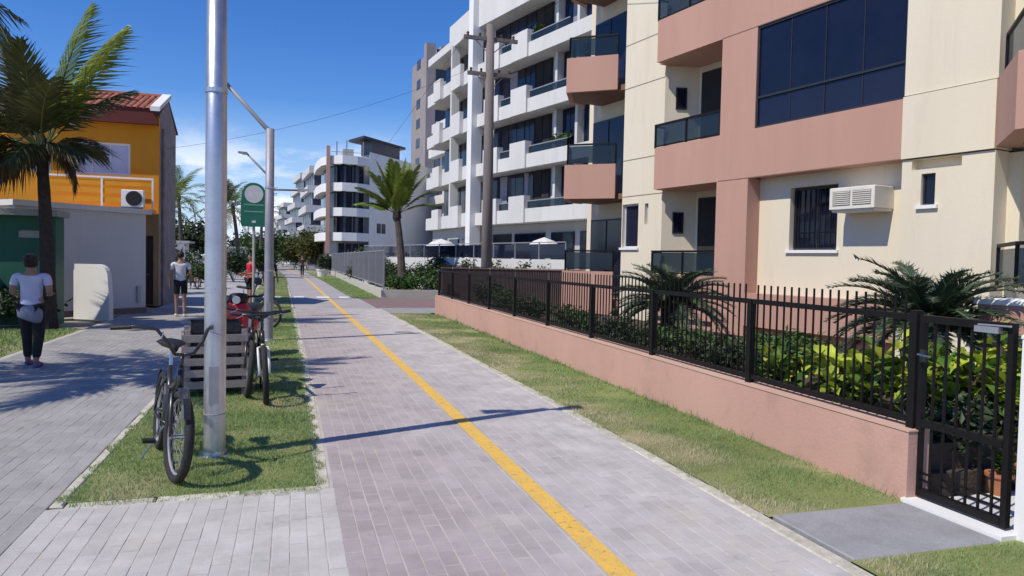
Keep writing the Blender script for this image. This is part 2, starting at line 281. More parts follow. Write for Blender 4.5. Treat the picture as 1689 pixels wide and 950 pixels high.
# ------------------------------------------------------------------ mesh helpers
class MB:
    def __init__(s): s.v = []; s.f = []
    def add(s, vs, fs):
        o = len(s.v); s.v += [tuple(p) for p in vs]; s.f += [tuple(i+o for i in f) for f in fs]; return s
    def box(s, x0, x1, y0, y1, z0, z1):
        return s.add([(x0,y0,z0),(x1,y0,z0),(x1,y1,z0),(x0,y1,z0),(x0,y0,z1),(x1,y0,z1),(x1,y1,z1),(x0,y1,z1)],
                     [(0,3,2,1),(4,5,6,7),(0,1,5,4),(1,2,6,5),(2,3,7,6),(3,0,4,7)])
    def bev(s, x0, x1, y0, y1, z0, z1, b=.01):
        """box with chamfered top edges"""
        return s.add([(x0,y0,z0),(x1,y0,z0),(x1,y1,z0),(x0,y1,z0),(x0,y0,z1-b),(x1,y0,z1-b),(x1,y1,z1-b),(x0,y1,z1-b),
                      (x0+b,y0+b,z1),(x1-b,y0+b,z1),(x1-b,y1-b,z1),(x0+b,y1-b,z1)],
                     [(0,3,2,1),(0,1,5,4),(1,2,6,5),(2,3,7,6),(3,0,4,7),(4,5,9,8),(5,6,10,9),(6,7,11,10),(7,4,8,11),(8,9,10,11)])
    def prism(s, poly, z0, z1):
        n = len(poly)
        return s.add([(x,y,z0) for x,y in poly]+[(x,y,z1) for x,y in poly],
                     [tuple(range(n-1,-1,-1)), tuple(range(n,2*n))]+[(i,(i+1)%n,n+(i+1)%n,n+i) for i in range(n)])
    def tube(s, pts, rad, n=8, cap=True):
        pts = [Vector(p) for p in pts]; k = len(pts)
        if not isinstance(rad, (list, tuple)): rad = [rad]*k
        vs = []; ref = None
        for i, p in enumerate(pts):
            d = (pts[min(i+1,k-1)]-pts[max(i-1,0)]).normalized()
            if ref is None:
                ref = Vector((0,0,1)) if abs(d.z) < .9 else Vector((1,0,0))
            a = (ref-d*ref.dot(d)).normalized(); b = d.cross(a); ref = a
            for j in range(n):
                t = 2*math.pi*j/n; vs.append(p+(a*math.cos(t)+b*math.sin(t))*rad[i])
        fs = [(i*n+j, i*n+(j+1)%n, (i+1)*n+(j+1)%n, (i+1)*n+j) for i in range(k-1) for j in range(n)]
        if cap: fs += [tuple(range(n-1,-1,-1)), tuple(range((k-1)*n, k*n))]
        return s.add(vs, fs)
    def bar(s, a, b, w, h=None):
        """square bar a to b"""
        a = Vector(a); b = Vector(b); d = (b-a).normalized(); h = h or w
        ref = Vector((0,0,1)) if abs(d.z) < .95 else Vector((0,1,0))
        x = d.cross(ref).normalized(); y = x.cross(d)
        vs = [p+x*sx*w/2+y*sy*h/2 for p in (a,b) for sx,sy in ((-1,-1),(1,-1),(1,1),(-1,1))]
        return s.add(vs, [(3,2,1,0),(4,5,6,7),(0,1,5,4),(1,2,6,5),(2,3,7,6),(3,0,4,7)])
    def lathe(s, prof, n=16, c=(0,0,0)):
        k = len(prof); vs = [(c[0]+r*math.cos(2*math.pi*j/n), c[1]+r*math.sin(2*math.pi*j/n), c[2]+z) for r,z in prof for j in range(n)]
        fs = [(i*n+j, i*n+(j+1)%n, (i+1)*n+(j+1)%n, (i+1)*n+j) for i in range(k-1) for j in range(n)]
        fs += [tuple(range(n-1,-1,-1)), tuple(range((k-1)*n, k*n))]
        return s.add(vs, fs)
    def torus(s, c, R_, r, axis='x', n=32, m=8):
        vs = []
        for i in range(n):
            t = 2*math.pi*i/n
            for j in range(m):
                p = 2*math.pi*j/m; q = R_+r*math.cos(p); h = r*math.sin(p)
                if axis == 'x': vs.append((c[0]+h, c[1]+q*math.cos(t), c[2]+q*math.sin(t)))
                else: vs.append((c[0]+q*math.cos(t), c[1]+q*math.sin(t), c[2]+h))
        fs = [(i*m+j, i*m+(j+1)%m, ((i+1)%n)*m+(j+1)%m, ((i+1)%n)*m+j) for i in range(n) for j in range(m)]
        return s.add(vs, fs)
    def mesh(s, name, m, smooth=False):
        me = bpy.data.meshes.new(name); me.from_pydata(s.v, [], s.f); me.materials.append(m)
        if smooth: me.shade_smooth()
        me.update(); return me
    def build(s, name, m, parent=None, smooth=False, **k):
        return link(name, s.mesh(name, m, smooth), parent, **k)
def link(name, me, parent=None, loc=None, rot=None, scale=None, label=None, cat=None, group=None, kind=None):
    o = bpy.data.objects.new(name, me); COL.objects.link(o)
    if parent is not None: o.parent = parent
    if loc is not None: o.location = loc
    if rot is not None: o.rotation_euler = rot
    if scale is not None: o.scale = scale if isinstance(scale, (tuple, list)) else (scale,)*3
    return tag(o, label, cat, group, kind)
def tag(o, label=None, cat=None, group=None, kind=None):
    if label: o['label'] = label
    if cat: o['category'] = cat
    if group: o['group'] = group
    if kind: o['kind'] = kind
    return o
def thing(name, label, cat, loc=(0,0,0), rz=0., group=None, rot=None):
    return link(name, None, None, loc, rot or (0,0,rz), None, label, cat, group)
def copy_tree(o, parent=None):
    c = o.copy(); COL.objects.link(c)
    if parent is not None: c.parent = parent
    for ch in list(o.children): copy_tree(ch, c)
    return c
def box(name, m, parent, x0, x1, y0, y1, z0, z1, **k): return MB().box(x0,x1,y0,y1,z0,z1).build(name, m, parent, **k)
def wall_holes(mb, O, u, nrm, u0, u1, z0, z1, th, holes):
    """solid wall in plane O + u*s, thickness th along nrm (inward), rectangular openings with reveals"""
    O = Vector(O); u = Vector(u); nrm = Vector(nrm)
    us = sorted({u0, u1, *[h[0] for h in holes], *[h[1] for h in holes]}); zs = sorted({z0, z1, *[h[2] for h in holes], *[h[3] for h in holes]})
    us = [a for a in us if u0 <= a <= u1]; zs = [a for a in zs if z0 <= a <= z1]
    solid = lambda i, j: 0 <= i < len(us)-1 and 0 <= j < len(zs)-1 and not any(h[0] <= (us[i]+us[i+1])/2 <= h[1] and h[2] <= (zs[j]+zs[j+1])/2 <= h[3] for h in holes)
    P = lambda s, z, d: O+u*s+nrm*d+Vector((0,0,z))
    for i in range(len(us)-1):
        for j in range(len(zs)-1):
            if not solid(i, j): continue
            a, b, c, d = us[i], us[i+1], zs[j], zs[j+1]
            mb.add([P(a,c,0),P(b,c,0),P(b,d,0),P(a,d,0)], [(0,1,2,3)])
            mb.add([P(a,c,th),P(b,c,th),P(b,d,th),P(a,d,th)], [(3,2,1,0)])
            for (di, dj, q) in ((-1,0,((a,c),(a,d))),(1,0,((b,c),(b,d))),(0,-1,((a,c),(b,c))),(0,1,((a,d),(b,d)))):
                if not solid(i+di, j+dj):
                    (s1,t1),(s2,t2) = q; mb.add([P(s1,t1,0),P(s2,t2,0),P(s2,t2,th),P(s1,t1,th)], [(0,1,2,3)])
    return mb

# ------------------------------------------------------------------ ground, lane, walks
def sh(Y):
    a = Y-8; s = -.014*(math.sqrt(a*a+9)+a)/2
    if Y > 50: s -= .0006*(Y-50)**2
    return s
def strip(mb, xa, xb, ys, z, bend=True):
    for y0, y1 in zip(ys[:-1], ys[1:]):
        s0, s1 = (sh(y0), sh(y1)) if bend else (0, 0)
        A = xa(y0) if callable(xa) else xa; A1 = xa(y1) if callable(xa) else xa
        mb.add([(A+s0,y0,z),(xb+s0,y0,z),(xb+s1,y1,z),(A1+s1,y1,z)], [(0,1,2,3)])
    return mb
g = MB().add([(-900,-300,-.06),(900,-300,-.06),(900,1500,-.06),(-900,1500,-.06)], [(0,1,2,3)]).build('ground', sandm, kind='structure')
LX0, LX1 = .30, 2.90
NEAR = 24.0
ys_near = [-3+i*.5 for i in range(int((NEAR+3)/.5)+1)]
ys_far = [NEAR+i*3 for i in range(60)]
lane = strip(MB(), LX0-.12, LX1+.12, ys_near, -.0022).build('bike_lane', jointsand, kind='structure')
strip(MB(), LX0, LX1, ys_far, 0).build('far_paving', lanefar, lane)
def pavers(parent, cells, w_, l_, mat, name='paver'):
    """cells: (x, y, angle) centres; the 300 nearest are parts, the rest one joined part"""
    cells.sort(key=lambda c: c[0]**2+max(c[1]-3.0, 0)**2 if c[1] > 2.6 else 1e6+c[1])
    protos = []
    for k in range(4):
        rr = random.Random(k)
        b = MB(); j = lambda: rr.uniform(-.0012, .0012)
        b.bev(-w_/2+j(), w_/2+j(), -l_/2+j(), l_/2+j(), -.03, 0, .002)
        protos.append(b.mesh('paver', mat))
    for i, (x, y, a) in enumerate(cells[:300]):
        o = link(name, protos[i % 4], parent, (x, y, random.uniform(-.0012, .0012)), (random.uniform(-.004,.004), random.uniform(-.004,.004), a+random.uniform(-.006,.006)))
    rest = cells[300:]
    if rest:
        n = len(rest); b = .002
        base = np.array([(-w_/2,-l_/2,-.03),(w_/2,-l_/2,-.03),(w_/2,l_/2,-.03),(-w_/2,l_/2,-.03),(-w_/2,-l_/2,-b),(w_/2,-l_/2,-b),(w_/2,l_/2,-b),(-w_/2,l_/2,-b),
                         (-w_/2+b,-l_/2+b,0),(w_/2-b,-l_/2+b,0),(w_/2-b,l_/2-b,0),(-w_/2+b,l_/2-b,0)])
        fs = np.array([(0,1,5,4),(1,2,6,5),(2,3,7,6),(3,0,4,7),(4,5,9,8),(5,6,10,9),(6,7,11,10),(7,4,8,11),(8,9,10,11)])
        c = np.array([(x, y, 0) for x, y, a in rest]); an = np.array([a for *_, a in rest])+RNG.uniform(-.006,.006,n)
        ca, sa = np.cos(an), np.sin(an)
        V = np.empty((n, 12, 3)); V[:,:,0] = base[None,:,0]*ca[:,None]-base[None,:,1]*sa[:,None]; V[:,:,1] = base[None,:,0]*sa[:,None]+base[None,:,1]*ca[:,None]; V[:,:,2] = base[None,:,2]
        V += c[:,None,:]; V[:,:,2] += RNG.uniform(-.0014,.0014,n)[:,None]
        F = (fs[None]+(np.arange(n)*12)[:,None,None]).reshape(-1,4)
        me = bpy.data.meshes.new('joined_pavers'); me.from_pydata(V.reshape(-1,3).tolist(), [], F.tolist()); me.materials.append(mat); me.update()
        link('joined_pavers', me, parent, kind='stuff')
cells = []
pw, pl = .1, .2
ncol = int(round((LX1-LX0)/pw))
for i in range(ncol):
    x = LX0+pw*(i+.5); y = -1.0+(pl/2 if i % 2 else 0)
    while y < NEAR:
        cells.append((x+sh(y), y, math.atan(-(sh(y+.1)-sh(y-.1))/.2))); y += pl
pavers(lane, cells, pw-.007, pl-.007, lanepav)
# sidewalk on the sea side of the verge
WX0, WX1 = -4.3, -1.50
walk = MB().add([(WX0,-3,-.0025),(WX1,-3,-.0025),(WX1,NEAR,-.0025),(WX0,NEAR,-.0025)], [(0,1,2,3)]).build('sidewalk', jointsand, kind='structure')
strip(MB(), -3.7, WX1, [NEAR+i*3 for i in range(40)], 0).build('far_paving', walkfar, walk)
cells = []
for i in range(int((WX1-WX0)/.1)):
    x = WX1-.1*(i+.5); y = -1+(.1 if i % 2 else 0)
    while y < NEAR: cells.append((x, y, 0)); y += .2
pavers(walk, cells, .094, .194, walkpav)
# square-block apron in front of the verge
ap = MB().add([(-1.52,-3,-.0025),(.28,-3,-.0025),(.28,5.25,-.0025),(-1.5,5.25,-.0025)], [(0,1,2,3)]).build('apron', jointsand, kind='structure')
cells = [(-1.45+.1*i, -.9+.2*j+(.1 if i % 2 else 0), 0) for j in range(32) for i in range(18) if -.9+.2*j+(.1 if i % 2 else 0) < 5.22]
pavers(ap, cells, .093, .193, apronpav)
# kerbs
def kerb(name, pts, wd=.12, h=.035, step=.8):
    root = link(name, None, kind='structure')
    segs = []
    for (a, b) in zip(pts[:-1], pts[1:]):
        a = Vector((*a,0)); b = Vector((*b,0)); n = max(1, int(round((b-a).length/step)))
        for i in range(n): segs.append((a.lerp(b, i/n), a.lerp(b, (i+1)/n)))
    for a, b in segs:
        l = (b-a).length; o = MB().bev(-wd/2, wd/2, -l/2+.004, l/2-.004, -.05, h, .012).build('kerb_stone', kerbm, root)
        c = (a+b)/2; o.location = (c.x+random.uniform(-.006,.006), c.y, random.uniform(-.004,.004)); o.rotation_euler = (0,0,math.atan2(-(b-a).x, (b-a).y)+random.uniform(-.006,.006))
    return root
kerb('kerb', [(LX1+.062+sh(y), y) for y in [-1,3.3,4.05]+[4.05+i*2 for i in range(1,9)]+[21.6]], .12, .004)
kerb('kerb', [(LX0-.052+sh(y), y) for y in [5.3]+[5.3+i*3 for i in range(1,14)]], .09, .003)
kerb('kerb', [(-1.45+sh(y)*.6, y) for y in [5.3]+[5.3+i*3 for i in range(1,14)]], .08, .003)
kerb('kerb', [(-1.40, 5.29), (.22, 5.31)], .11, .003, .5)
# yellow centre line and white crossing bars
ysl = [-2+i*.8 for i in range(26)]+[19+i*3 for i in range(45)]
strip(MB(), lambda y: 1.62, 1.76, ysl, .005).build('centre_line', yellow, lane)
def flat(name, poly, m, z, parent=None, **k): return MB().add([(x,y,z) for x,y in poly], [tuple(range(len(poly)))]).build(name, m, parent, **k)
for xa, xb in ((-.95,-.15),(.35,.75),(1.25,1.75),(2.15,2.6)):
    flat('crossing_bar', [(xa-.3,30.2),(xb-.3,30.2),(xb-.3,31.4),(xa-.3,31.4)], whitepaint, .006, lane)
# verge soils
verge = strip(MB(), lambda y: -1.40+sh(y)*-.4, LX0-.12, [5.35+i*2 for i in range(62)], .004).build('verge', turf, kind='structure')
rverge = strip(MB(), LX1+.115, 4.22, [4.02+i*1 for i in range(19)], .007).build('right_verge', turf, kind='structure')
flat('near_verge', [(LX1+.115,-2),(4.3,-2),(4.3,3.315),(LX1+.115,3.315)], turf, .007, kind='structure')
flat('left_lawn', [(-14,6),(WX0,6),(WX0,17.5),(-14,17.5)], turf, .0, kind='structure')
flat('cross_path', [(LX1-.2,22.2),(30,22.2),(30,24.6),(LX1-.2,24.6)], concrete, -.008, kind='structure')
flat('red_forecourt', [(LX1-.25,24.6),(30,24.6),(30,30.0),(LX1-.3,30.0)], redpave, -.004, kind='structure')
flat('far_verge', [(LX1-.35,30.0),(3.52,30.0),(3.4,80),(LX1-1.6,80)], turf, .004, kind='structure')
# driveway slab
def slab():
    b = MB().bev(LX1+.14, 4.13, 3.30, 4.03, -.03, .016, .008)
    o = b.build('driveway_slab', concrete, kind='structure'); return o
slab()

def blades(name, mat, areas, label=None, h=(.02, .05), wd=.006):
    """areas: (xfun0, xfun1, y0, y1, per m2)"""
    P = []
    for x0, x1, y0, y1, dens in areas:
        a = x0((y0+y1)/2); b = x1((y0+y1)/2); n = int((b-a)*(y1-y0)*dens)
        y = RNG.uniform(y0, y1, n); t = RNG.uniform(0, 1, n)
        X0 = np.array([x0(q) for q in y]); X1 = np.array([x1(q) for q in y])
        P.append(np.stack([X0+(X1-X0)*t, y], 1))
    P = np.concatenate(P); n = len(P)
    clump = .75+.5*np.sin(P[:,0]*5.3+1.3*np.sin(P[:,1]*3.1))*np.sin(P[:,1]*4.7+P[:,0])*.6
    hh = RNG.uniform(*h, n)*np.clip(clump, .45, 1.5); an = RNG.uniform(0, math.pi, n); wv = wd*RNG.uniform(.7, 1.4, n)*np.clip(P[:,1]/7, .8, 2.5)
    dx, dy = np.cos(an)*wv/2, np.sin(an)*wv/2; lx, ly = RNG.normal(0, .4, n)*hh, RNG.normal(0, .4, n)*hh
    V = np.zeros((n,3,3)); V[:,0,0] = P[:,0]-dx; V[:,0,1] = P[:,1]-dy; V[:,1,0] = P[:,0]+dx; V[:,1,1] = P[:,1]+dy; V[:,2,0] = P[:,0]+lx; V[:,2,1] = P[:,1]+ly
    V[:,:2,2] = .003; V[:,2,2] = hh
    me = bpy.data.meshes.new(name); me.vertices.add(n*3); me.vertices.foreach_set('co', V.ravel()); me.loops.add(n*3); me.loops.foreach_set('vertex_index', np.arange(n*3, dtype=np.int32))
    me.polygons.add(n); me.polygons.foreach_set('loop_start', np.arange(0, n*3, 3, dtype=np.int32)); me.polygons.foreach_set('loop_total', np.full(n, 3, dtype=np.int32))
    me.materials.append(mat); me.update(); me.validate()
    return link(name, me, label=label, cat='grass', kind='stuff')
vl = lambda y: -1.445+sh(y)*-.4+.03*math.sin(y*9)+.02*math.sin(y*23); vr = lambda y: LX0-.065+sh(y)+.025*math.sin(y*14+1)
blades('grass', lawnL, [(lambda y: -1.38, lambda y: .2, 5.24, 5.40, 4200), (vl, vr, 5.36, 8, 7500), (vl, vr, 8, 13, 3000), (vl, vr, 13, 24, 1200), (vl, vr, 24, 60, 350)], 'green lawn strip under the bicycles and the steel lamp post')
rl = lambda y: LX1+.09+sh(y)+.03*math.sin(y*11)+.02*math.sin(y*29); rr_ = lambda y: 4.16
blades('grass', lawnR, [(rl, rr_, 4.06, 8, 5500), (rl, rr_, 8, 13, 2600), (rl, rr_, 13, 21.6, 1200)], 'patchy half dry grass along the foot of the coral wall')
blades('grass', lawnR, [(lambda y: 4.07, lambda y: 4.165, 4.08, 9, 900), (lambda y: 4.05, lambda y: 4.165, 9, 21, 500)], 'taller tufts growing against the foot of the coral wall', (.05,.13), .008)
blades('grass', lawnR, [(lambda y: LX1+.14, lambda y: 4.26, 2.2, 3.27, 6500)], 'grass corner beside the driveway slab and white gate post')
blades('grass', lawnL, [(lambda y: -9, lambda y: WX0-.02+.05*math.sin(y*5), 9, 17.4, 700)], 'grass behind the walking woman in front of the green kiosk', (.03,.08), .01)
blades('grass', lawnL, [(lambda y: LX1-.3+sh(y), lambda y: 3.48, 30.1, 60, 350)], 'distant grass strip along the foot of the grey fence', (.03,.07), .01)

# ------------------------------------------------------------------ coral garden wall, fence, gate
wallo = thing('garden_wall', 'low coral rendered garden wall carrying the black bar fence', 'wall')
WY0, WY1 = 4.06, 21.9
b = MB()
n = 24
for i in range(n):
    y0 = WY0+(WY1-WY0)*i/n; y1 = WY0+(WY1-WY0)*(i+1)/n; h0 = .50+.0026*(y0-4); h1 = .50+.0026*(y1-4)
    b.add([(4.17,y0,-.05),(4.37,y0,-.05),(4.37,y1,-.05),(4.17,y1,-.05),(4.17,y0,h0),(4.37,y0,h0),(4.37,y1,h1),(4.17,y1,h1)],
          [(4,5,6,7),(3,0,4,7),(1,2,6,5)]+([(0,1,5,4)] if i == 0 else [])+([(2,3,7,6)] if i == n-1 else []))
b.build('wall_body', coralwall, wallo)
b = MB()
for i in range(n):
    y0 = WY0+(WY1-WY0)*i/n; y1 = WY0+(WY1-WY0)*(i+1)/n; h0 = .503+.0026*(y0-4); h1 = .503+.0026*(y1-4)
    b.add([(4.163,y0-(.006 if i == 0 else 0),h0),(4.377,y0-(.006 if i == 0 else 0),h0),(4.377,y1,h1),(4.163,y1,h1),(4.163,y0-(.006 if i == 0 else 0),h0+.012),(4.377,y0-(.006 if i == 0 else 0),h0+.012),(4.377,y1,h1+.012),(4.163,y1,h1+.012)],
          [(4,5,6,7),(3,0,4,7),(1,2,6,5)]+([(0,1,5,4)] if i == 0 else [])+([(2,3,7,6)] if i == n-1 else []))
b.build('coping', copingm, wallo)
fence = thing('bar_fence', 'black vertical bar fence on top of the coral garden wall', 'fence')
FX = 4.27
wt = lambda y: .515+.0026*(y-4)
posts = [4.13, 6.08, 8.08, 10.0, 11.95, 13.93, 15.9, 17.9, 19.9, 21.8]
for y in posts: box('post', blackm, fence, FX-.03, FX+.03, y-.032, y+.032, (0.0 if y < 4.2 else wt(y)-.01), 1.33 if y > 4.2 else 1.36)
barp = {}
for ya, yb in zip(posts[:-1], posts[1:]):
    MB().bar((FX, ya+.04, 1.31), (FX, yb-.04, 1.31), .04, .045).build('rail', blackm, fence)
    MB().bar((FX, ya+.04, wt(ya)+.06), (FX, yb-.04, wt(yb)+.06), .035, .04).build('rail', blackm, fence)
    nb = int(round((yb-ya)/.1))
    me = MB().box(-.0065,.0065,-.0065,.0065,0,.92).mesh('bar', blackm)
    for i in range(1, nb): link('bar', me, fence, (FX-.001, ya+(yb-ya)*i/nb, wt(ya)+.035-.0))
gate = thing('entrance_gate', 'black barred pedestrian gate between the coral wall and white post', 'gate')
gy0, gy1 = 3.40, 4.06
for y in (gy0, gy1): box('stile', blackm, gate, FX-.02, FX+.02, y-.02, y+.02, .05, 1.33)
for z, hh in ((1.305,.05),(.57,.05),(.08,.05)): box('rail', blackm, gate, FX-.025, FX+.025, gy0+.02, gy1-.02, z-hh/2, z+hh/2)
me1 = MB().box(-.007,.007,-.007,.007,0,.686).mesh('bar', blackm); me2 = MB().box(-.007,.007,-.007,.007,0,.44).mesh('bar', blackm)
for i in range(1, 7):
    y = gy0+(gy1-gy0)*i/7
    link('bar', me1, gate, (FX, y, .595)); link('bar', me2, gate, (FX, y, .105))
me3 = MB().box(-.007,.007,0,.62,-.007,.007).mesh('cross_bar', blackm)
for z in (.16, .21): link('cross_bar', me3, gate, (FX+.012, gy0+.02, z))
lb = box('lock_box', alu, gate, FX-.04, FX-.02, gy1-.05, gy1-.01, 1.0, 1.09)
MB().tube([(FX-.06,gy1-.035,1.06),(FX-.085,gy1-.035,1.06),(FX-.09,gy1-.14,1.055)], .008, 8).build('handle', chrome, lb)
cl = box('door_closer', steel, gate, FX-.06, FX-.022, gy0+.05, gy0+.22, 1.26, 1.30)
MB().bar((FX-.045, gy0+.20, 1.308), (FX-.045, gy0-.02, 1.312), .018, .01).build('closer_arm', steel, cl)
box('threshold', brightwhite, gate, FX-.13, FX+.06, gy0-.09, gy1+.02, -.02, .036)
pst = thing('gate_post', 'white painted square post at the right edge beside the gate', 'post', (FX, 3.26, 0))
box('shaft', brightwhite, pst, -.01, .15, -.10, .07, 0, 1.24); MB().bev(-.015,.155,-.105,.075,1.242,1.27,.01).build('cap', brightwhite, pst)
# inner path, garden ground
flat('garden_path', [(4.39,3.0),(9.4,3.0),(9.4,4.06),(4.39,4.06)], innerpath, .012, kind='structure')
bed = MB().prism([(4.39,4.22),(8.5,4.22),(7.55,16.2),(7.0,21.8),(4.39,21.8)], -.05, .36).build('garden_bed', soil, kind='structure')
gb = thing('bed_edging', 'dark earth edging of the garden bed inside the gate', 'edging')
box('edging', soil, gb, 4.39, 8.6, 4.14, 4.21, -.02, .16)
pil = thing('garden_pillar', 'coral pillar behind the gate under the big cycad', 'pillar', (7.25, 5.75, 0), R(11.1))
box('shaft', coral, pil, -.25, .25, -.25, .25, 0, 1.30); MB().bev(-.28,.28,-.28,.28,1.303,1.37,.02).build('cap', brightwhite, pil)

# ------------------------------------------------------------------ cream and coral apartment building
A = thing('apartment_building', 'cream apartment building with coral balcony bands behind the black fence', 'building', (7.913, 15.134, 0), R(11.13))
FL = [1.42, 4.30, 7.18, 10.06]           # balcony floor tops
def win(parent, O, u, nrm, u0, u1, z0, z1, setback, panes=2, frame=alu, gl=glassb, sill=None, fw_=.04, name='window'):
    """framed window set back in an opening; panes, mullions and sill are its parts"""
    O = Vector(O); u = Vector(u); nrm = Vector(nrm)
    wob = link(name, None, parent)
    P = lambda s, z, d: O+u*s+nrm*d+Vector((0,0,z))
    def bx(nm, m, a, b_, c, d, e0, e1):
        vs = [P(a,c,e0),P(b_,c,e0),P(b_,c,e1),P(a,c,e1),P(a,d,e0),P(b_,d,e0),P(b_,d,e1),P(a,d,e1)]
        return MB().add(vs, [(0,3,2,1),(4,5,6,7),(0,1,5,4),(1,2,6,5),(2,3,7,6),(3,0,4,7)]).build(nm, m, wob)
    bx('frame', frame, u0, u0+fw_, z0, z1, setback-.02, setback+.04); bx('frame', frame, u1-fw_, u1, z0, z1, setback-.02, setback+.04)
    bx('frame', frame, u0+fw_, u1-fw_, z1-fw_, z1, setback-.02, setback+.04); bx('frame', frame, u0+fw_, u1-fw_, z0, z0+fw_, setback-.02, setback+.04)
    for i in range(panes):
        a = u0+fw_+(u1-u0-2*fw_)*i/panes; c = u0+fw_+(u1-u0-2*fw_)*(i+1)/panes
        bx('pane', gl, a+(.012 if i else 0), c-(.012 if i < panes-1 else 0), z0+fw_, z1-fw_, setback+.0+.006*(i % 2), setback+.02+.006*(i % 2))
        if i: bx('mullion', frame, a-.012, a+.012, z0+fw_, z1-fw_, setback-.012, setback+.034)
    if sill: bx('sill', sill, u0-.06, u1+.06, z0-.055, z0, -.05, setback-.021)
    return wob
UY, NX = (0,1,0), (1,0,0)
core = box('core_wall', cream, A, 1.66, 12, -15, 5.2, 0, 13.2)
box('roof', greywall, A, .4, 12.1, -15.1, 5.3, 13.203, 13.5)
# left wall pier, s .1 .. 1.65
b = MB(); wall_holes(b, (.34,0,0), UY, NX, .1, 1.65, 0, 13.2, 1.318, [(.98,1.78-.16,2.04,3.12),(.60,.74,2.60,3.10)])
b.build('pier_wall', cream, A)
win(A, (.34,0,0), UY, NX, .985, 1.615, 2.045, 3.115, .10, 1, M('white_window_frame', (.62,.62,.64)), glassb, brightwhite, .035)
box('vent', greywall, A, .42, .46, .60, .74, 2.60, 3.10)
for z in (3.30, 4.2, 5.98, 7.05): box('joint_line', joint, A, .337, .3395, .1, 1.65, z, z+.022)
MB().prism([(.3402,.0995),(1.1,-.2),(1.1,-2.068),(1.658,-2.068),(1.658,.0995)], 0, 13.2).build('recess_wall', cream, A)
# balcony recess: floors, side wall window, back wall doors, railings
for k, z in enumerate(FL):
    MB().prism([(.16,.095),(.335,.095),(1.095,-.205),(1.095,-2.06),(.16,-2.06)], z-.20, z-.02).build('balcony_slab', white, A)
    top = z+1.94
    # small window in the side wall (faces the gate)
    win(A, (.70,-.043,0), (.93,-.3667,0), (.3667,.93,0), -.13, .13, z+.95, z+1.45, -.01, 1, alu, glass, None, .03)
    dr = link('balcony_door', None, A)
    box('frame', alu, dr, 1.05, 1.097, -1.95, -.33, z-.02, z+1.78)
    for i in range(2): box('pane', darkroom, dr, 1.03, 1.05, -1.91+i*.79, -1.16+i*.79, z+.02, z+1.74)
    rl_ = link('balcony_railing', None, A)
    MB().bar((.05,.06,z+.52),(.05,-2.05,z+.52),.045,.045).build('top_rail', blackm, rl_)
    MB().bar((.05,.06,z+.04),(.05,-2.05,z+.04),.03,.03).build('bottom_rail', blackm, rl_)
    for s_ in (.04,-1.0,-2.03): box('post', blackm, rl_, .03,.07,s_-.02,s_+.02,z,z+.495)
    for a, c in ((.02,-.98),(-1.02,-2.01)): box('pane', rail_glass, rl_, .046,.054,c,a,z+.06,z+.49)
    MB().bar((.09,.06,z+.50),(.33,.06,z+.50),.035,.035).build('side_rail', blackm, rl_)
# things on the balconies: a chair back under each of the two visible rails is too small; a cushion reads as a pale shape
# coral bands
for k, z in enumerate([-.0]+FL):
    if k == 0: continue
    z0 = z-.94; z1 = z
    if k == 1:
        box('balcony_band', coral, A, 0, .158, -2.02, 0, z0, z1); box('balcony_band', coral, A, .0, .158, -6.08, -2.872, z0, 1.12); box('band_ledge', coral, A, .159, .339, -6.08, -2.872, 1.0, 1.118)
    else: box('balcony_band', coral, A, 0, .158, -6.08, 0, z0, z1)
    MB().prism([(.159,.095),(.335,.095),(1.095,-.205),(1.095,-2.06),(.159,-2.06)], z0+.002, z0+.05).build('band_soffit', coral, A)
    if k > 1: box('band_soffit', coral, A, .159, .66, -6.07, -3.0, z0+.003, z0+.05)
    box('band_end', coral, A, .159, .339, -.15, 0, z0, z1)
    box('band_joint', M('coral_joint', (.25,.14,.105)), A, -.003, -.0005, -6.08, -2.07, z0-.001, z0+.016) if k > 1 else None
# coral columns
for k, z in enumerate(FL):
    t_ = z+1.94
    s0, s1 = (-2.87,-2.02) if k == 0 else (-3.0,-2.07)
    box('column', coral, A, .0015, .9, s0, s1, z if k else .4795, t_-.001)
    box('party_wall', cream, A, .9005, 1.656, s0+.1, s1-.07, z, t_)
box('column_base', coral, A, .0015, .9, -2.87, -2.02, 0, .479)
box('base_wall', coral, A, .10, .34, -2.02, .1, 0, .478)
# ground floor recessed wall with window and window air conditioner
b = MB(); wall_holes(b, (.34,0,0), UY, NX, -6.08, -2.87, .49, 3.40, .5, [(-4.66,-3.62,1.96,3.13)])
b.build('ground_floor_wall', cream, A)
box('plinth_wall', coral, A, .335, .8, -6.08, -2.87, 0, .479)
W = win(A, (.34,0,0), UY, NX, -4.655, -3.625, 1.965, 3.125, .14, 2, alu, see_glass('window_clear_glass', (.02,.025,.05), .5), brightwhite, .045)
for i in range(9): 
    y = -4.60+i*.115; box('grille_bar', blackm, W, .40, .415, y, y+.012, 2.01, 3.08)
for z in (2.28, 2.62): box('grille_bar', blackm, W, .395, .40, -4.61, -3.67, z, z+.014)
box('curtain', curtain, W, .72, .74, -4.62, -4.22, 1.97, 2.75); box('curtain', curtain, W, .72, .74, -4.0, -3.66, 1.97, 2.75)
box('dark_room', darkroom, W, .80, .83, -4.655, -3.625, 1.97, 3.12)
ac = link('air_conditioner', None, A); ACS0, ACS1 = -5.72, -4.88
MB().bev(-.15, .335, ACS0, ACS1, 2.63, 2.99, .012).build('casing', acwhite, ac)
for a, c in ((ACS0+.06,ACS0+.40),(ACS1-.40,ACS1-.06)):
    gq = box('grille', grille, ac, -.156, -.1505, a, c, 2.69, 2.93)
    for i in range(7): box('louvre', acwhite, gq, -.166, -.1565, a+.01, c-.01, 2.70+i*.033, 2.712+i*.033)
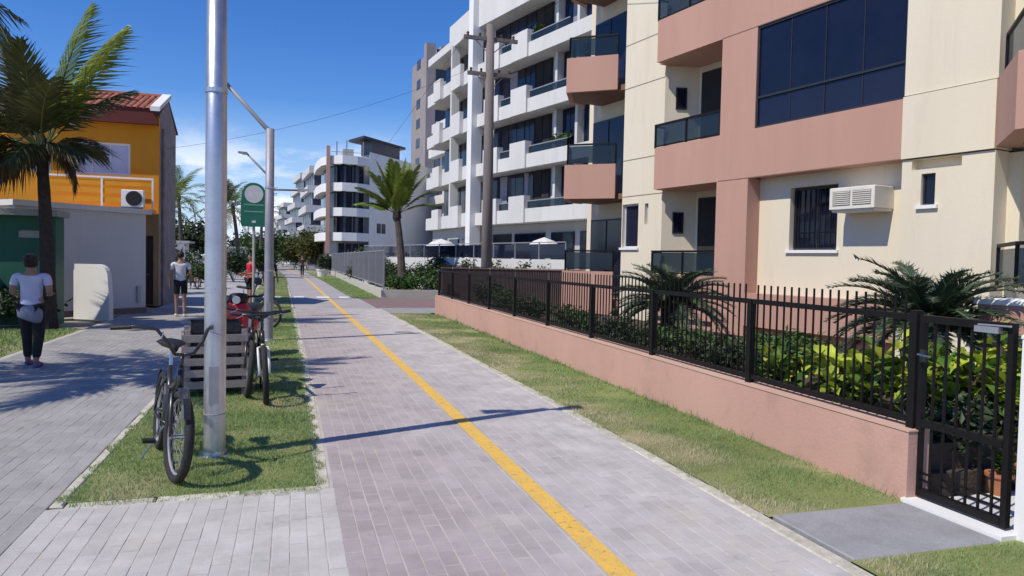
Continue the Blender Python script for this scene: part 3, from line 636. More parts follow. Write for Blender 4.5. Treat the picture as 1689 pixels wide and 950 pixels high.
box('shelf', acwhite, ac, -.11, .338, ACS0+.02, ACS1-.02, 2.585, 2.628)
# glazed verandas
for k, z in enumerate(FL):
    if k == 0: continue
    v = link('glazed_veranda', None, A)
    t_ = z+1.94
    n_ = 4
    box('frame', alu, v, .02, .09, -6.08, -6.035, z, t_); box('frame', alu, v, .02, .09, -3.045, -3.0005, z, t_)
    box('frame', alu, v, .02, .09, -6.035, -3.045, t_-.045, t_); box('frame', alu, v, .02, .09, -6.035, -3.045, z, z+.035)
    box('transom', alu, v, .015, .085, -6.035, -3.045, z+.56, z+.60)
    for i in range(n_):
        a = -6.035+2.99*i/n_; c = -6.035+2.99*(i+1)/n_; d = .006*(i % 2)
        box('pane', glass, v, .045+d, .06+d, a+.008, c-.008, z+.605, t_-.05)
        box('pane', glassb, v, .045+d, .06+d, a+.008, c-.008, z+.04, z+.555)
        if i: box('mullion', alu, v, .035, .08, a-.008, a+.008, z+.036, t_-.046)
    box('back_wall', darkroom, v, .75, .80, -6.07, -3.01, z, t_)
# cream panel pier, s -7.46 .. -6.08 : separate rendered panels with recessed joints
zs = [0, 3.345, 4.32, 6.22, 7.20, 9.10, 10.08, 13.2]
for i, (a, c) in enumerate(zip(zs[:-1], zs[1:])):
    b = MB()
    if i == 0: wall_holes(b, (-.02,0,0), UY, NX, -7.46, -6.081, a, c-.01, .4, [(-6.62,-6.40,2.62,3.10),(-7.0,-6.24,3.17,3.33)])
    elif i == 1: b.box(-.06, .38, -7.46, -6.081, a+.01, c-.01)
    else: b.box(-.03, .38, -7.46, -6.081, a+.01, c-.01)
    b.build('wall_panel', cream, A)
box('niche_back', cream, A, .14, .37, -7.05, -6.2, 3.12, 3.334)
box('joint_backing', joint, A, .02, 1.66, -7.44, -6.10, 3.36, 13.2)
win(A, (-.02,0,0), UY, NX, -6.618, -6.402, 2.625, 3.095, .07, 1, alu, glass, brightwhite, .03)
# angled balconies at the near end
for k, z in enumerate(FL):
    o_ = [(-.02,-7.461),(-1.13,-8.28),(-1.13,-13.5),(.3,-13.5),(.3,-13.35),(-.98,-13.35),(-.98,-8.36),(.3,-7.63),(.3,-7.461)]
    if k: MB().prism(o_, z-.92, z+.03).build('balcony_band', coral, A)
    MB().prism([(.3,-7.64),(-.975,-8.37),(-.975,-13.34),(1.65,-13.34),(1.65,-7.64)], z-.915, z-.75).build('balcony_slab', white, A)
    rl_ = link('balcony_railing', None, A)
    pts = [(-.03,-7.56),(-1.05,-8.33),(-1.05,-13.4)]
    for p, q in zip(pts[:-1], pts[1:]):
        MB().bar((*p,z+.58),(*q,z+.58),.045,.045).build('top_rail', blackm, rl_)
        dv = Vector((q[0]-p[0],q[1]-p[1],0)); nn = max(1, int(dv.length/1.1))
        for i in range(nn+1):
            c = Vector((*p,0))+dv*(i/nn); box('post', blackm, rl_, c.x-.018,c.x+.018,c.y-.018,c.y+.018,z+.031,z+.56)
        MB().bar((*p,z+.29),(*q,z+.29),.008,.46).build('pane', rail_glass, rl_)
    box('side_wall', cream, A, .30, 1.66, -7.64, -7.461, 0 if k == 0 else z-.9, z+1.9)
    dr = link('balcony_door', None, A); box('frame', alu, dr, 1.60, 1.655, -11, -8.6, z-.6, z+1.6)
    for i in range(3): box('pane', glass, dr, 1.58, 1.60, -10.95+i*.8, -10.2+i*.8, z-.55, z+1.55)
# angled balconies at the far end
for k, z in enumerate(FL):
    o_ = [(.80,2.62),(-.12,3.7),(.62,4.7),(1.2,4.9),(1.2,4.74),(.70,4.58),(.06,3.70),(.90,2.72)]
    MB().prism(o_, z-.92 if k else .2, z).build('balcony_band', coral, A)
    MB().prism([(.92,2.74),(.08,3.71),(.70,4.56),(1.66,4.56),(1.66,2.0),(1.0,2.3)], z-.93, z-.78).build('balcony_slab', M('brown_soffit', (.22,.12,.085)), A)
    rl_ = link('balcony_railing', None, A)
    pts = [(.86,2.70),(-.02,3.70),(.66,4.62)]
    for p, q in zip(pts[:-1], pts[1:]):
        MB().bar((*p,z+.55),(*q,z+.55),.045,.045).build('top_rail', blackm, rl_)
        MB().bar((*p,z+.28),(*q,z+.28),.008,.46).build('pane', rail_glass, rl_)
        for c in (p, q): box('post', blackm, rl_, c[0]-.018,c[0]+.018,c[1]-.018,c[1]+.018,z+.001,z+.53)
    dr = link('balcony_door', None, A); box('frame', alu, dr, 1.60, 1.655, 2.4, 4.9, z-.7, z+1.5)
    for i in range(3): box('pane', glassb, dr, 1.58, 1.60, 2.45+i*.82, 3.2+i*.82, z-.65, z+1.45)

# ------------------------------------------------------------------ white apartment block with notched parapets
PLANTS = []
B = thing('apartment_building', 'white apartment block with notched balcony parapets and a tall white column', 'building', (10.2, 42.5, 0), R(15.2))
BL = [3.72, 6.60, 9.50, 12.42, 15.32]
def loc_part(mb, name, m, parent, ang, pivot=(0,0)):
    ca, sa = math.cos(ang), math.sin(ang)
    mb.v = [(pivot[0]+x*ca-y*sa, pivot[1]+x*sa+y*ca, z) for x,y,z in mb.v]
    return mb.build(name, m, parent)
box('core_wall', white, B, 1.2, 14, -15, 0.1, 0, 19.5)
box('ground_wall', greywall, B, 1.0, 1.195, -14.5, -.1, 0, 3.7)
for k, z in enumerate(BL[:4]):
    # slab and low parapet
    box('balcony_slab', white, B, .2, 1.195, -15, -.45, z+.001, z+.2)
    box('parapet', white, B, 0, .195, -15, -.45, z, z+.72)
    for a, c, h in ((-3.0,-1.4,1.42),(-5.9,-4.35,1.42),(-13.2,-12.2,1.42)):
        box('planter_block', white, B, -.10, .30, a, c, z-.02, z+h)
    for a, c in ((-4.33,-3.02),(-9.4,-5.95)):
        r_ = link('balcony_railing', None, B); MB().bar((.1,a,z+1.12),(.1,c,z+1.12),.05,.05).build('top_rail', steeld, r_); box('pane', rail_glass, r_, .09,.10,a+.03,c-.03,z+.74,z+1.09)
    # openings behind the parapet
    t_ = (BL+[18.2])[k+1]
    for i, (a, c, m_) in enumerate(((-2.3,-.6,glassb),(-4.0,-2.34,glassb),(-5.0,-4.04,glassb),(-6.5,-5.04,darkroom),(-9.0,-7.6,glass),(-11.0,-9.4,glass),(-13.6,-12.0,glassb))):
        ww = link('window', None, B)
        box('frame', alu, ww, 1.10, 1.195, a, c, z+.2, t_-.02)
        nn = 2
        for q in range(nn): box('pane', curtain if (k*7+i*3+q*5) % 11 == 0 else m_, ww, 1.075, 1.10, a+.04+(c-a-.04)*q/nn, a+(c-a-.0)*(q+1)/nn-.03, z+.24, t_-.06)
    for a in (-7.4,-9.2): box('fin_wall', white, B, .75, 1.194, a-.1, a+.1, z+.2, t_)
# ground floor openings
for a, c in ((-3,-1),(-6.4,-3.4),(-9.0,-7.0),(-10.6,-9.5),(-12.4,-11.0)):
    ww = link('window', None, B); box('frame', alu, ww, .93, .995, a, c, .5, 3.2)
    for q in range(2): box('pane', glass if a < -6 else darkroom, ww, .91, .93, a+.05+(c-a-.05)*q/2, a+(c-a)*(q+1)/2-.04, .55, 3.15)
# top: solid white attic band and roof room
box('attic_band', white, B, 0, 1.195, -15, -.45, 15.32, 19.2)
for a in (-3.2,-6.5,-9.2):
    ww = link('window', None, B); box('frame', alu, ww, -.03, -.002, a, a+1.0, 16.7, 17.7); box('pane', glassb, ww, -.05, -.03, a+.05, a+.95, 16.75, 17.65)
box('roof', greywall, B, -.2, 14.2, -15.2, .1, 19.503, 19.8)
box('corner_column', brightwhite, B, -.35, .35, -.44, .10, 0, 19.2)
# receding wing left of the column
an = R(-8.8)
for k, z in enumerate(BL[:5]):
    t_ = (BL+[18.2])[k+1] if k < 4 else z+.4
    loc_part(MB().box(0, .2, .12, 9.6, z, z+(.82 if k < 4 else .5)), 'parapet', white, B, an)
    loc_part(MB().box(.201, 1.4, .12, 9.6, z, z+.2), 'balcony_slab', white, B, an)
    if k < 4:
        for a in (.25, 2.0, 4.1, 5.9, 7.8):
            ww = link('window', None, B)
            loc_part(MB().box(1.30, 1.395, a, a+1.65, z+.25, t_-.05), 'frame', alu, ww, an)
            loc_part(MB().box(1.27, 1.299, a+.05, a+.80, z+.3, t_-.1), 'pane', glassb, ww, an); loc_part(MB().box(1.27, 1.299, a+.85, a+1.6, z+.3, t_-.1), 'pane', glassb, ww, an)
        for a, c in ((1.8,3.6),(5.9,7.4)): loc_part(MB().box(-.25, -.002, a, c, z-.05, z+1.3), 'planter_block', white, B, an)
        loc_part(MB().box(-.12, .4, 3.8, 4.05, z+.2, t_), 'fin_wall', white, B, an)
loc_part(MB().box(1.4, 12, .12, 9.6, 0, 16.2), 'wing_wall', white, B, an)
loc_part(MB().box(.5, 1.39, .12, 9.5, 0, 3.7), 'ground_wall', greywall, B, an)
for a in (1, 3.6, 6.2):
    ww = link('window', None, B); loc_part(MB().box(.44, .495, a, a+1.9, .3, 3.0), 'frame', alu, ww, an); loc_part(MB().box(.41, .439, a+.06, a+1.84, .36, 2.94), 'pane', glass, ww, an)
loc_part(MB().box(1.2, 6, 4, 8.5, 16.203, 18.0), 'roof_room', white, B, an)
# terrace in front
for (x, y, z, lab) in ((.75,-5.9,12.62,'green potted plant on the upper balcony of the white block'),(.7,-8.2,6.8,'green potted plant on a middle balcony of the white block')):
    v = B.matrix_basis @ Vector((x,y,z)) if False else Matrix.Translation((10.2,42.5,0)) @ Matrix.Rotation(R(15.2),4,'Z') @ Vector((x,y,z))
    PLANTS.append((tuple(v), lab))
T = thing('terrace', 'raised pale terrace with dark glass balustrade below the white apartment block', 'terrace', (10.2, 42.5, 0), R(15.2))
box('terrace_wall', white, T, -3.6, -3.4, -14.5, 8.5, 0, 1.75); box('terrace_floor', white, T, -3.395, .9, -14.5, 8.5, .3, .5)
for i in range(12):
    y = -14.4+i*1.92
    box('post', steeld, T, -3.52,-3.47, y-.02, y+.02, 1.75, 2.45); box('pane', glass, T, -3.50,-3.49, y+.05, y+1.86, 1.79, 2.40)
MB().bar((-3.5,-14.4,2.47),(-3.5,8.5,2.47),.05,.04).build('top_rail', steeld, T)
HEDGE = [tuple(Matrix.Translation((10.2,42.5,0)) @ Matrix.Rotation(R(15.2),4,'Z') @ Vector((-4.5,y,0))) for y in (-13.2,-10.4,-7.6,-4.8,-2.0,.8,3.6,6.4)]
def parasol(loc, lab, rad=1.1, h=2.5):
    t = thing('parasol', lab, 'parasol', loc, random.random(), 'white parasols on the terrace')
    b = MB(); n = 8
    vs = [(0,0,h+.42)]+[(rad*.55*math.cos(i*math.pi/4), rad*.55*math.sin(i*math.pi/4), h+.22) for i in range(n)]+[(rad*math.cos(i*math.pi/4), rad*math.sin(i*math.pi/4), h-.12) for i in range(n)]+[(rad*math.cos(i*math.pi/4), rad*math.sin(i*math.pi/4), h-.28) for i in range(n)]
    fs = [(0,1+i,1+(i+1)%n) for i in range(n)]+[(1+i,9+i,9+(i+1)%n,1+(i+1)%n) for i in range(n)]+[(9+i,17+i,17+(i+1)%n,9+(i+1)%n) for i in range(n)]
    b.add(vs, fs).build('canopy', canvas, t)
    MB().tube([(0,0,0),(0,0,h+.4)], .025, 8).build('pole', chrome, t)
    MB().lathe([(.25,0),(.25,.06),(.06,.1)], 12).build('base', concrete, t)
    return t
parasol((11.95, 34.2, .5), 'white open parasol on the terrace right of the utility pole', 1.0, 1.95)
parasol((8.3, 42.0, .5), 'white open parasol on the terrace left of the tall white column', 1.1, 1.95)

# ------------------------------------------------------------------ banded buildings farther along
def banded(root, pts, levels, band_h, top, wm, gm, setback=1.0, pane=1.5, thick=.3):
    """balcony bands and glazing along an open plan polyline (local coords), body behind it"""
    for (a, b_) in zip(pts[:-1], pts[1:]):
        a = Vector((*a,0)); b_ = Vector((*b_,0)); u = (b_-a).normalized(); nin = Vector((-u.y,u.x,0))*-1
        Ln = (b_-a).length
        def bx(nm, m, s0, s1, d0, d1, z0, z1, par=root):
            P = lambda s, d, z: a+u*s+nin*d+Vector((0,0,z))
            return MB().add([P(s0,d0,z0),P(s1,d0,z0),P(s1,d1,z0),P(s0,d1,z0),P(s0,d0,z1),P(s1,d0,z1),P(s1,d1,z1),P(s0,d1,z1)],
                            [(0,1,2,3),(7,6,5,4),(4,5,1,0),(5,6,2,1),(6,7,3,2),(7,4,0,3)]).build(nm, m, par)
        for k, z in enumerate(levels):
            bx('balcony_band', wm, 0, Ln, 0, thick, z, z+band_h)
            bx('floor_slab', wm, 0, Ln, thick+.001, setback, z+.003, z+.2)
            zt = levels[k+1] if k+1 < len(levels) else None
            if zt is None: continue
            n = max(1, int(Ln/pane))
            ww = link('window', None, root)
            for i in range(n): bx('pane', gm, Ln*i/n+.05, Ln*(i+1)/n-.05, setback-.04+.01*(i % 2), setback+.01*(i % 2), z+.21, zt-.02, ww)
            bx('frame', alu, 0, Ln, setback+.03, setback+.08, z+.2, zt)
def body(root, poly, z0, z1, m, name='core_wall'): return MB().prism(poly, z0, z1).build(name, m, root)
C = thing('apartment_building', 'white apartment building with a rounded balcony bay and coral fin beside the young palm', 'building')
cp = [(8.0,81.6),(6.6,80.5),(5.0,80.3),(3.7,81.2),(2.9,83.4),(2.5,87.5),(2.4,93)]
banded(C, cp[::-1] if False else cp, [3.45, 6.12, 8.80, 11.7], .9, 12.5, brightwhite, glassb, .9, 1.3)
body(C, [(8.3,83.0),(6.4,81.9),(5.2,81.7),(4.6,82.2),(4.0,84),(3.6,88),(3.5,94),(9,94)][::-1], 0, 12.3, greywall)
body(C, [(8.01,81.62),(18.5,95.0),(17.5,99),(9.1,94)], 0, 13.3, brightwhite, 'side_wall')
box('fin', coral, C, 3.35, 3.75, 80.75, 81.15, 0, 13.6)
u = Vector((8.49,10.88,0)).normalized()
for k, z in enumerate((4.4, 7.1, 9.8)):
    vt = link('window', None, C)
    for i in range(2):
        a = Vector((8.01,81.62,0))+u*(1.6+i*1.0); MB().bar(tuple(a+Vector((u.y*.03,-u.x*.03,z+.6))), tuple(a+u*.8+Vector((u.y*.03,-u.x*.03,z+.6))), .04, 1.1).build('pane', farwin, vt)
# roof terrace: dark pergola and glass wall
pg = link('roof_pergola', None, C)
MB().prism([(7.4,82.2),(13.0,89),(12,92),(6.0,86)], 14.9, 15.15).build('roof', alu, pg)
MB().prism([(8.4,83.6),(12.2,88.3),(11.6,90.5),(7.4,85.5)], 13.31, 14.899).build('glazing', farwin, pg)
for x, y in ((4.6,84),(5.6,83),(7.4,83)): box('post', steeld, pg, x-.06, x+.06, y-.06, y+.06, 12.3, 14.6)
box('roof_room', greywall, C, 5.4, 6.6, 86, 90, 12.3, 14.1)
MB().bar((3.9,82.2,13.2),(7.4,82.3,13.2),.06,.05).build('roof_rail', steeld, C)
# ground floor of C
gf = link('window', None, C)
for i in range(4): box('pane', glass, gf, 4.7+i*.75, 5.35+i*.75, 80.9+.2*abs(i-1), 80.95+.2*abs(i-1), .4, 3.2)

D = thing('tower_block', 'tall weathered grey brown tower rising behind the white apartment block', 'building', (22.0, 112, 0), R(6))
dw = 9.0
box('core_wall', towerm, D, -3.6, 6, -4, 5, 0, 32); box('stair_shaft', towerm, D, -4.0, -2.6, -4.6, -3.2, 0, 33.4); box('water_tank_room', towerm, D, -1, 3, -2, 2, 32.003, 34)
for k in range(10):
    z = 3+k*3
    box('balcony_band', farwhite, D, -2.4, 6, -4.9, -4.003, z, z+1.0)
    ww = link('window', None, D)
    for i in range(4): box('pane', farwin, ww, -2.3+i*2.0, -.8+i*2.0, -4.06, -4.001, z+1.05, z+2.8)
    ws = link('window', None, D); box('pane', farwin, ws, -3.66, -3.601, 0, 2, z+.8, z+2.2)
D2 = thing('apartment_building', 'cream stepped block between the tower and the white apartment block', 'building', (18.6, 84, 0), R(8))
for k in range(6):
    z = 3+k*3; q = .0+max(0, k-3)*1.1
    box('storey_wall', farwhite if k % 2 else white, D2, 0, 9-q, -3+q*.3, 10-q, z-3 if k else 0, z-.002)
    box('balcony_band', white, D2, -.9, 0-.003, -3+q, 10-q, z-.5, z+.55)
    ww = link('window', None, D2)
    for i in range(4): box('pane', farwin, ww, -.06, -.004, -2.5+q+i*2.8, -.6+q+i*2.8, z-2.3, z-.6)
box('roof_room', towerm, D2, 1.5, 4.5, -1, 3, 15.003, 20.3)

def far_block(loc, w_, d_, nfl, lab, rz=0, fh=2.9, step=0, mat_=farwhite, win_=None):
    E_ = thing('apartment_building', lab, 'building', loc, rz)
    for k in range(nfl):
        z = k*fh; q = step*k
        box('storey_wall', mat_, E_, .6+q, w_, .6+q, d_, z, z+fh-.002)
        bd = MB().prism([(q,q),(w_,q),(w_,.598+q),(.598+q,.598+q),(.598+q,d_),(q,d_)], z+fh-.55, z+fh+.5).build('balcony_band', mat_, E_)
        ww = link('window', None, E_)
        n = max(2, int((w_-q-.6)/2.2))
        for i in range(n): box('pane', win_ or farwin, ww, .8+q+(w_-q-.8)*i/n, .8+q+(w_-q-.8)*(i+.75)/n, .54+q, .597+q, z+.5, z+fh-.56)
        for i in range(max(2, int(d_/3))): box('pane', win_ or farwin, ww, .54+q, .597+q, .8+q+(d_-q-.8)*i/max(2, int(d_/3)), .8+q+(d_-q-.8)*(i+.75)/max(2, int(d_/3)), z+.5, z+fh-.56)
    return E_
far_block((1.3,112,0), 12, 14, 5, 'distant white balcony block just left of the rounded bay', R(4), 2.95, .25)
far_block((-1.2,150,0), 14, 16, 6, 'more distant stepped white block above the far trees', R(6), 3.0, .55)
far_block((-3.8,195,0), 14, 16, 5, 'farthest pale block at the end of the lane', R(8), 3.0, .4)

# ------------------------------------------------------------------ second property: white kerb wall and grey bar fence
F2 = thing('metal_fence', 'tall grey bar fence on a low pale wall beyond the coral wall', 'fence')
box('low_wall', M('pale_plinth', (.52,.50,.44), (.44,.42,.37), 1.5, .85), F2, 3.50, 3.68, 30.1, 72, -.02, .36)
box('low_wall', MATS['pale_plinth'], F2, 3.681, 9.0, 30.1, 30.28, -.02, .36)
for i in range(15):
    y = 30.19+i*2.95; box('post', steeld, F2, 3.56, 3.62, y-.03, y+.03, .36, 2.05)
for z in (.5, 1.95):
    box('rail', steeld, F2, 3.57, 3.61, 30.22, 71.9, z, z+.04); None
me = MB().box(-.008,.008,-.008,.008,0,1.45).mesh('bar', M('light_grey_steel', (.24,.245,.27)))
for i in range(140): link('bar', me, F2, (3.59, 30.3+i*.16, .52))
b = MB()
for i in range(118): b.box(3.582,3.598, 52.7+i*.16, 52.716+i*.16, .52, 1.97)
b.build('joined_bars', MATS['light_grey_steel'], F2, kind='stuff')
rw = thing('garden_wall', 'mauve brown wall closing the far end of the garden behind the black fence', 'wall')
box('wall_body', M('mauve_brown_wall', (.19,.125,.12), (.14,.095,.095), 1.2, .9, .2), rw, 4.4, 16, 21.95, 22.12, 0, 1.38); box('coping', copingm, rw, 4.38, 16, 21.93, 22.14, 1.381, 1.42)

# ------------------------------------------------------------------ utility pole and wires
UP = thing('utility_pole', 'weathered wooden utility pole with two crossarms in front of the white block', 'utility pole', (6.45, 24.5, 0))
MB().tube([(0,0,-.2),(0,0,4),(-.02,0,9.75)], [.20,.185,.14], 12).build('shaft', woodpole, UP, smooth=True)
for z, l in ((9.25,.95),(8.05,.8)):
    ca = MB().bar((-l,0,z),(l,-.02,z),.10,.12).build('crossarm', woodpole, UP)
    for q in (-.85,-.4,.4,.85): MB().lathe([(.03,0),(.05,.03),(.03,.06),(.055,.09),(.03,.13)], 8, (q*l,0,z+.06)).build('insulator', M('brown_porcelain', (.12,.06,.045), None, 5, .25), ca)
    MB().bar((-l*.6,0,z-.03),(0,.0,z-.55),.03).build('brace', steeld, ca); MB().bar((l*.6,0,z-.03),(0,.0,z-.55),.03).build('brace', steeld, ca)
def cable(name, a, b_, sag, lab, r=.011):
    pts = []
    for i in range(17):
        t = i/16; p = Vector(a).lerp(Vector(b_), t); p.z -= sag*4*t*(1-t); pts.append(p)
    return MB().tube(pts, r, 5).build(name, blackm, label=lab, cat='cable')
cable('power_cable', (5.7,24.5,8.15), (-3.9,25.6,5.0), .35, 'thin power cable from the utility pole to the orange house', .0045)
cable('power_cable', (5.6,24.5,9.4), (5.2,90,9.4), .9, 'thin power cable running from the left tip of the upper crossarm down the lane', .007)
cable('power_cable', (7.2,24.5,9.4), (7.4,-2,9.4), .5, 'thin power cable running from the right tip of the upper crossarm overhead', .007)

# ------------------------------------------------------------------ left: green kiosk, white annexe, orange house
K = thing('kiosk', 'dark green kiosk with flat grey roof slab behind the walking woman', 'kiosk', (-5.06, 18.5, 0))
b = MB(); wall_holes(b, (0,0,0), (-1,0,0), (0,1,0), 0, 3.6, 0, 2.42, .12, [(.30,.74,1.94,2.10)])
b.build('front_wall', greenp, K)
box('side_wall', greenp, K, -.12, 0, .121, .6, 0, 2.42); box('back_wall', greenp, K, -3.6, -.121, .5, .6, 0, 2.42)
vt = link('vent', None, K); box('frame', greywall, vt, -.74, -.30, .03, .08, 1.94, 2.10)
for i in range(4): box('louvre', steeld, vt, -.73, -.31, .015, .028, 1.95+i*.037, 1.965+i*.037)
for i in range(4): box('panel_joint', M('deep_green_joint', (.008,.05,.034)), K, -.9*(i+1)+.30-.012+.3, -.9*(i+1)+.30+.012+.3, -.004, -.001, .05, 1.85)
box('roof_slab', concrete, K, -3.8, .10, -.3, .68, 2.423, 2.56)
box('counter', greenp, K, -3.4, -1.1, -.28, -.003, 1.0, 1.06)
N = thing('annexe', 'pale annexe wall in shade between the palm trunk and the brown doorway', 'building', (-6.3, 19.9, 0), math.atan2(2.35, 2.40))
LnN = math.hypot(2.40, 2.35)
b = MB(); wall_holes(b, (0,0,0), (1,0,0), (0,1,0), 0, LnN, 0, 2.72, .2, [])
annexem = M('grey_blue_annexe_paint', (.60,.60,.62), (.52,.525,.55), .8, .85, .1, 40, streak=True)
b.build('front_wall', annexem, N); box('side_wall', annexem, N, LnN-.2, LnN, .201, 3.0, 0, 2.72)
box('roof_slab', white, N, -.1, LnN+.1, -.12, 3.1, 2.723, 2.86)
box('plinth', redpave, N, .3, LnN+.004, -.03, -.002, 0, .16)
box('meter_box', greywall, N, LnN-.28, LnN-.18, -.06, -.002, .3, .75)
sun_slab = thing('low_wall', 'added white slab standing in for the sun patch on the annexe beside the palm trunk', 'wall', (-5.15, 20.2, 0), R(-28))  # slab added and turned to the sun in place of light on the annexe
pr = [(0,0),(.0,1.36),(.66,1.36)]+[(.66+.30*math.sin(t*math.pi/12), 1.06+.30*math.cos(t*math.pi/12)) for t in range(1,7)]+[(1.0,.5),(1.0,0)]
mb = MB(); nn = len(pr); mb.add([(x,0,z) for x,z in pr]+[(x,.14,z) for x,z in pr], [tuple(range(nn-1,-1,-1)), tuple(range(nn,2*nn))]+[(i,(i+1)%nn,nn+(i+1)%nn,nn+i) for i in range(nn)]); mb.build('wall_body', brightwhite, sun_slab)
Hs = thing('house', 'orange two storey house with clay tile roof behind the coconut palm', 'house', (-4.02, 25, 0))
b = MB(); wall_holes(b, (0,0,0), (-1,0,0), (0,1,0), 0, 4.3, 2.9, 5.9, .2, [(.80,2.42,4.03,5.02),(2.95,3.5,4.0,4.9)])
b.build('upper_wall', orangew, Hs)
b = MB(); wall_holes(b, (0,0,0), (-1,0,0), (0,1,0), 0, 4.3, 0, 2.88, .2, [(.15,.95,0,2.2)])
b.build('lower_wall', ochre, Hs)
box('string_course', orangel, Hs, -4.3, .0, -.05, .2, 2.881, 2.899)
mb = MB(); sd_ = [(0,.201),(0,3.4)]
mb.add([(0,.201,0),(0,3.4,0),(0,3.4,5.95),(0,1.7,6.75),(0,.201,6.0),(-.2,.201,0),(-.2,3.4,0),(-.2,3.4,5.95),(-.2,1.7,6.75),(-.2,.201,6.0)], [(0,1,2,3,4),(9,8,7,6,5),(0,5,6,1),(1,6,7,2),(2,7,8,3),(3,8,9,4),(4,9,5,0)]).build('gable_wall', brickside, Hs)
box('back_wall', brickside, Hs, -4.3, -.201, 3.2, 3.4, 0, 5.9); box('far_side_wall', orangew, Hs, -4.3, -4.1, .201, 3.199, 0, 5.9)
win(Hs, (0,0,0), (-1,0,0), (0,1,0), .805, 2.415, 4.035, 5.015, .08, 3, brightwhite, lav, None, .06)
win(Hs, (0,0,0), (-1,0,0), (0,1,0), 2.955, 3.495, 4.005, 4.895, .08, 1, brightwhite, lav, None, .05)
dr = link('door', None, Hs); box('leaf', M('dark_brown_door', (.05,.028,.02)), dr, -.94, -.16, .08, .13, .01, 2.19); MB().tube([(-.25,.07,1.0),(-.25,.02,1.0),(-.33,.02,1.0)], .012, 6).build('handle', chrome, dr)
rf = link('roof', None, Hs)
ang = math.atan2(.80, 2.05)
box('roof_deck', maroon, rf, 0,0,0,0,0,0) if False else None
mb = MB(); mb.add([(-4.5,-.42,6.0),(.02,-.42,6.0),(.02,1.7,6.78),(-4.5,1.7,6.78),(-4.5,-.42,5.94),(.02,-.42,5.94),(.02,1.7,6.72),(-4.5,1.7,6.72)], [(0,1,2,3),(7,6,5,4),(0,4,5,1),(1,5,6,2),(2,6,7,3),(3,7,4,0)]).build('roof_deck', maroon, rf)
mb = MB(); mb.add([(-4.5,3.8,5.98),(.02,3.8,5.98),(.02,1.701,6.78),(-4.5,1.701,6.78),(-4.5,3.8,5.92),(.02,3.8,5.92),(.02,1.701,6.72),(-4.5,1.701,6.72)], [(3,2,1,0),(4,5,6,7),(1,5,4,0),(2,6,5,1),(3,7,6,2),(0,4,7,3)]).build('roof_deck', maroon, rf)
box('fascia', maroon, rf, -4.5, .02, -.44, -.421, 5.58, 6.03); box('soffit', maroon, rf, -4.5, .0, -.42, -.01, 5.62, 5.66)
tm = MB(); k_ = 6; th = .012
for i in range(k_):
    a0 = math.pi*i/k_; a1 = math.pi*(i+1)/k_
    tm.add([(.085*math.cos(a0),0,.06*math.sin(a0)),(.085*math.cos(a1),0,.06*math.sin(a1)),(.075*math.cos(a1),.36,.05*math.sin(a1)+.012),(.075*math.cos(a0),.36,.05*math.sin(a0)+.012)], [(0,1,2,3)])
tme = tm.mesh('roof_tile', tilem)
sl = math.atan2(.78, 2.12)
for r_ in range(7):
    for c_ in range(25):
        d = r_*.325
        link('roof_tile', tme, rf, (-4.4+c_*.18, -.46+d*math.cos(sl), 6.005+d*math.sin(sl)+.006), (sl, 0, random.uniform(-.02,.02)))
mb = MB(); mb.add([(-.16,-.5,5.98),(.10,-.5,5.98),(.10,1.7,6.80),(-.16,1.7,6.80),(-.16,-.5,6.12),(.10,-.5,6.12),(.10,1.7,6.94),(-.16,1.7,6.94)], [(0,3,2,1),(4,5,6,7),(0,1,5,4),(1,2,6,5),(2,3,7,6),(3,0,4,7)]).build('verge_board', brightwhite, rf)
MB().tube([(-4.5,1.7,6.84),(.05,1.7,6.84)], .09, 8).build('ridge', tilem, rf)
bl = link('balcony', None, Hs)
box('slab', orangel, bl, -2.9, -.05, -.75, -.06, 2.86, 2.98)
for x in (-2.9,-1.45,-.08): box('post', brightwhite, bl, x, x+.05, -.72, -.67, 2.98, 3.86)
MB().bar((-2.9,-.695,3.89),(-.03,-.695,3.89),.06,.05).build('top_rail', brightwhite, bl)
for z in (3.15,3.42,3.66): box('rail_board', orangew, bl, -2.84, -.09, -.70, -.68, z, z+.15)
acu = link('air_conditioner', None, Hs); MB().bev(-.84,-.25,-1.06,-.76,3.02,3.52,.02).build('casing', brightwhite, acu)
mb = MB(); mb.lathe([(.22,0),(.22,.012)], 20); mb.v = [(x-.50, -1.063-z, y+3.27) for x,y,z in mb.v]; mb.build('fan_grille', saddlem, acu)
box('bracket', steeld, acu, -.9,-.3,-1.05,-.76,2.985,3.018)
dp = link('drain_pipe', None, Hs); MB().tube([(.06,.5,0),(.06,.5,5.6)], .05, 8).build('pipe', brickside, dp)

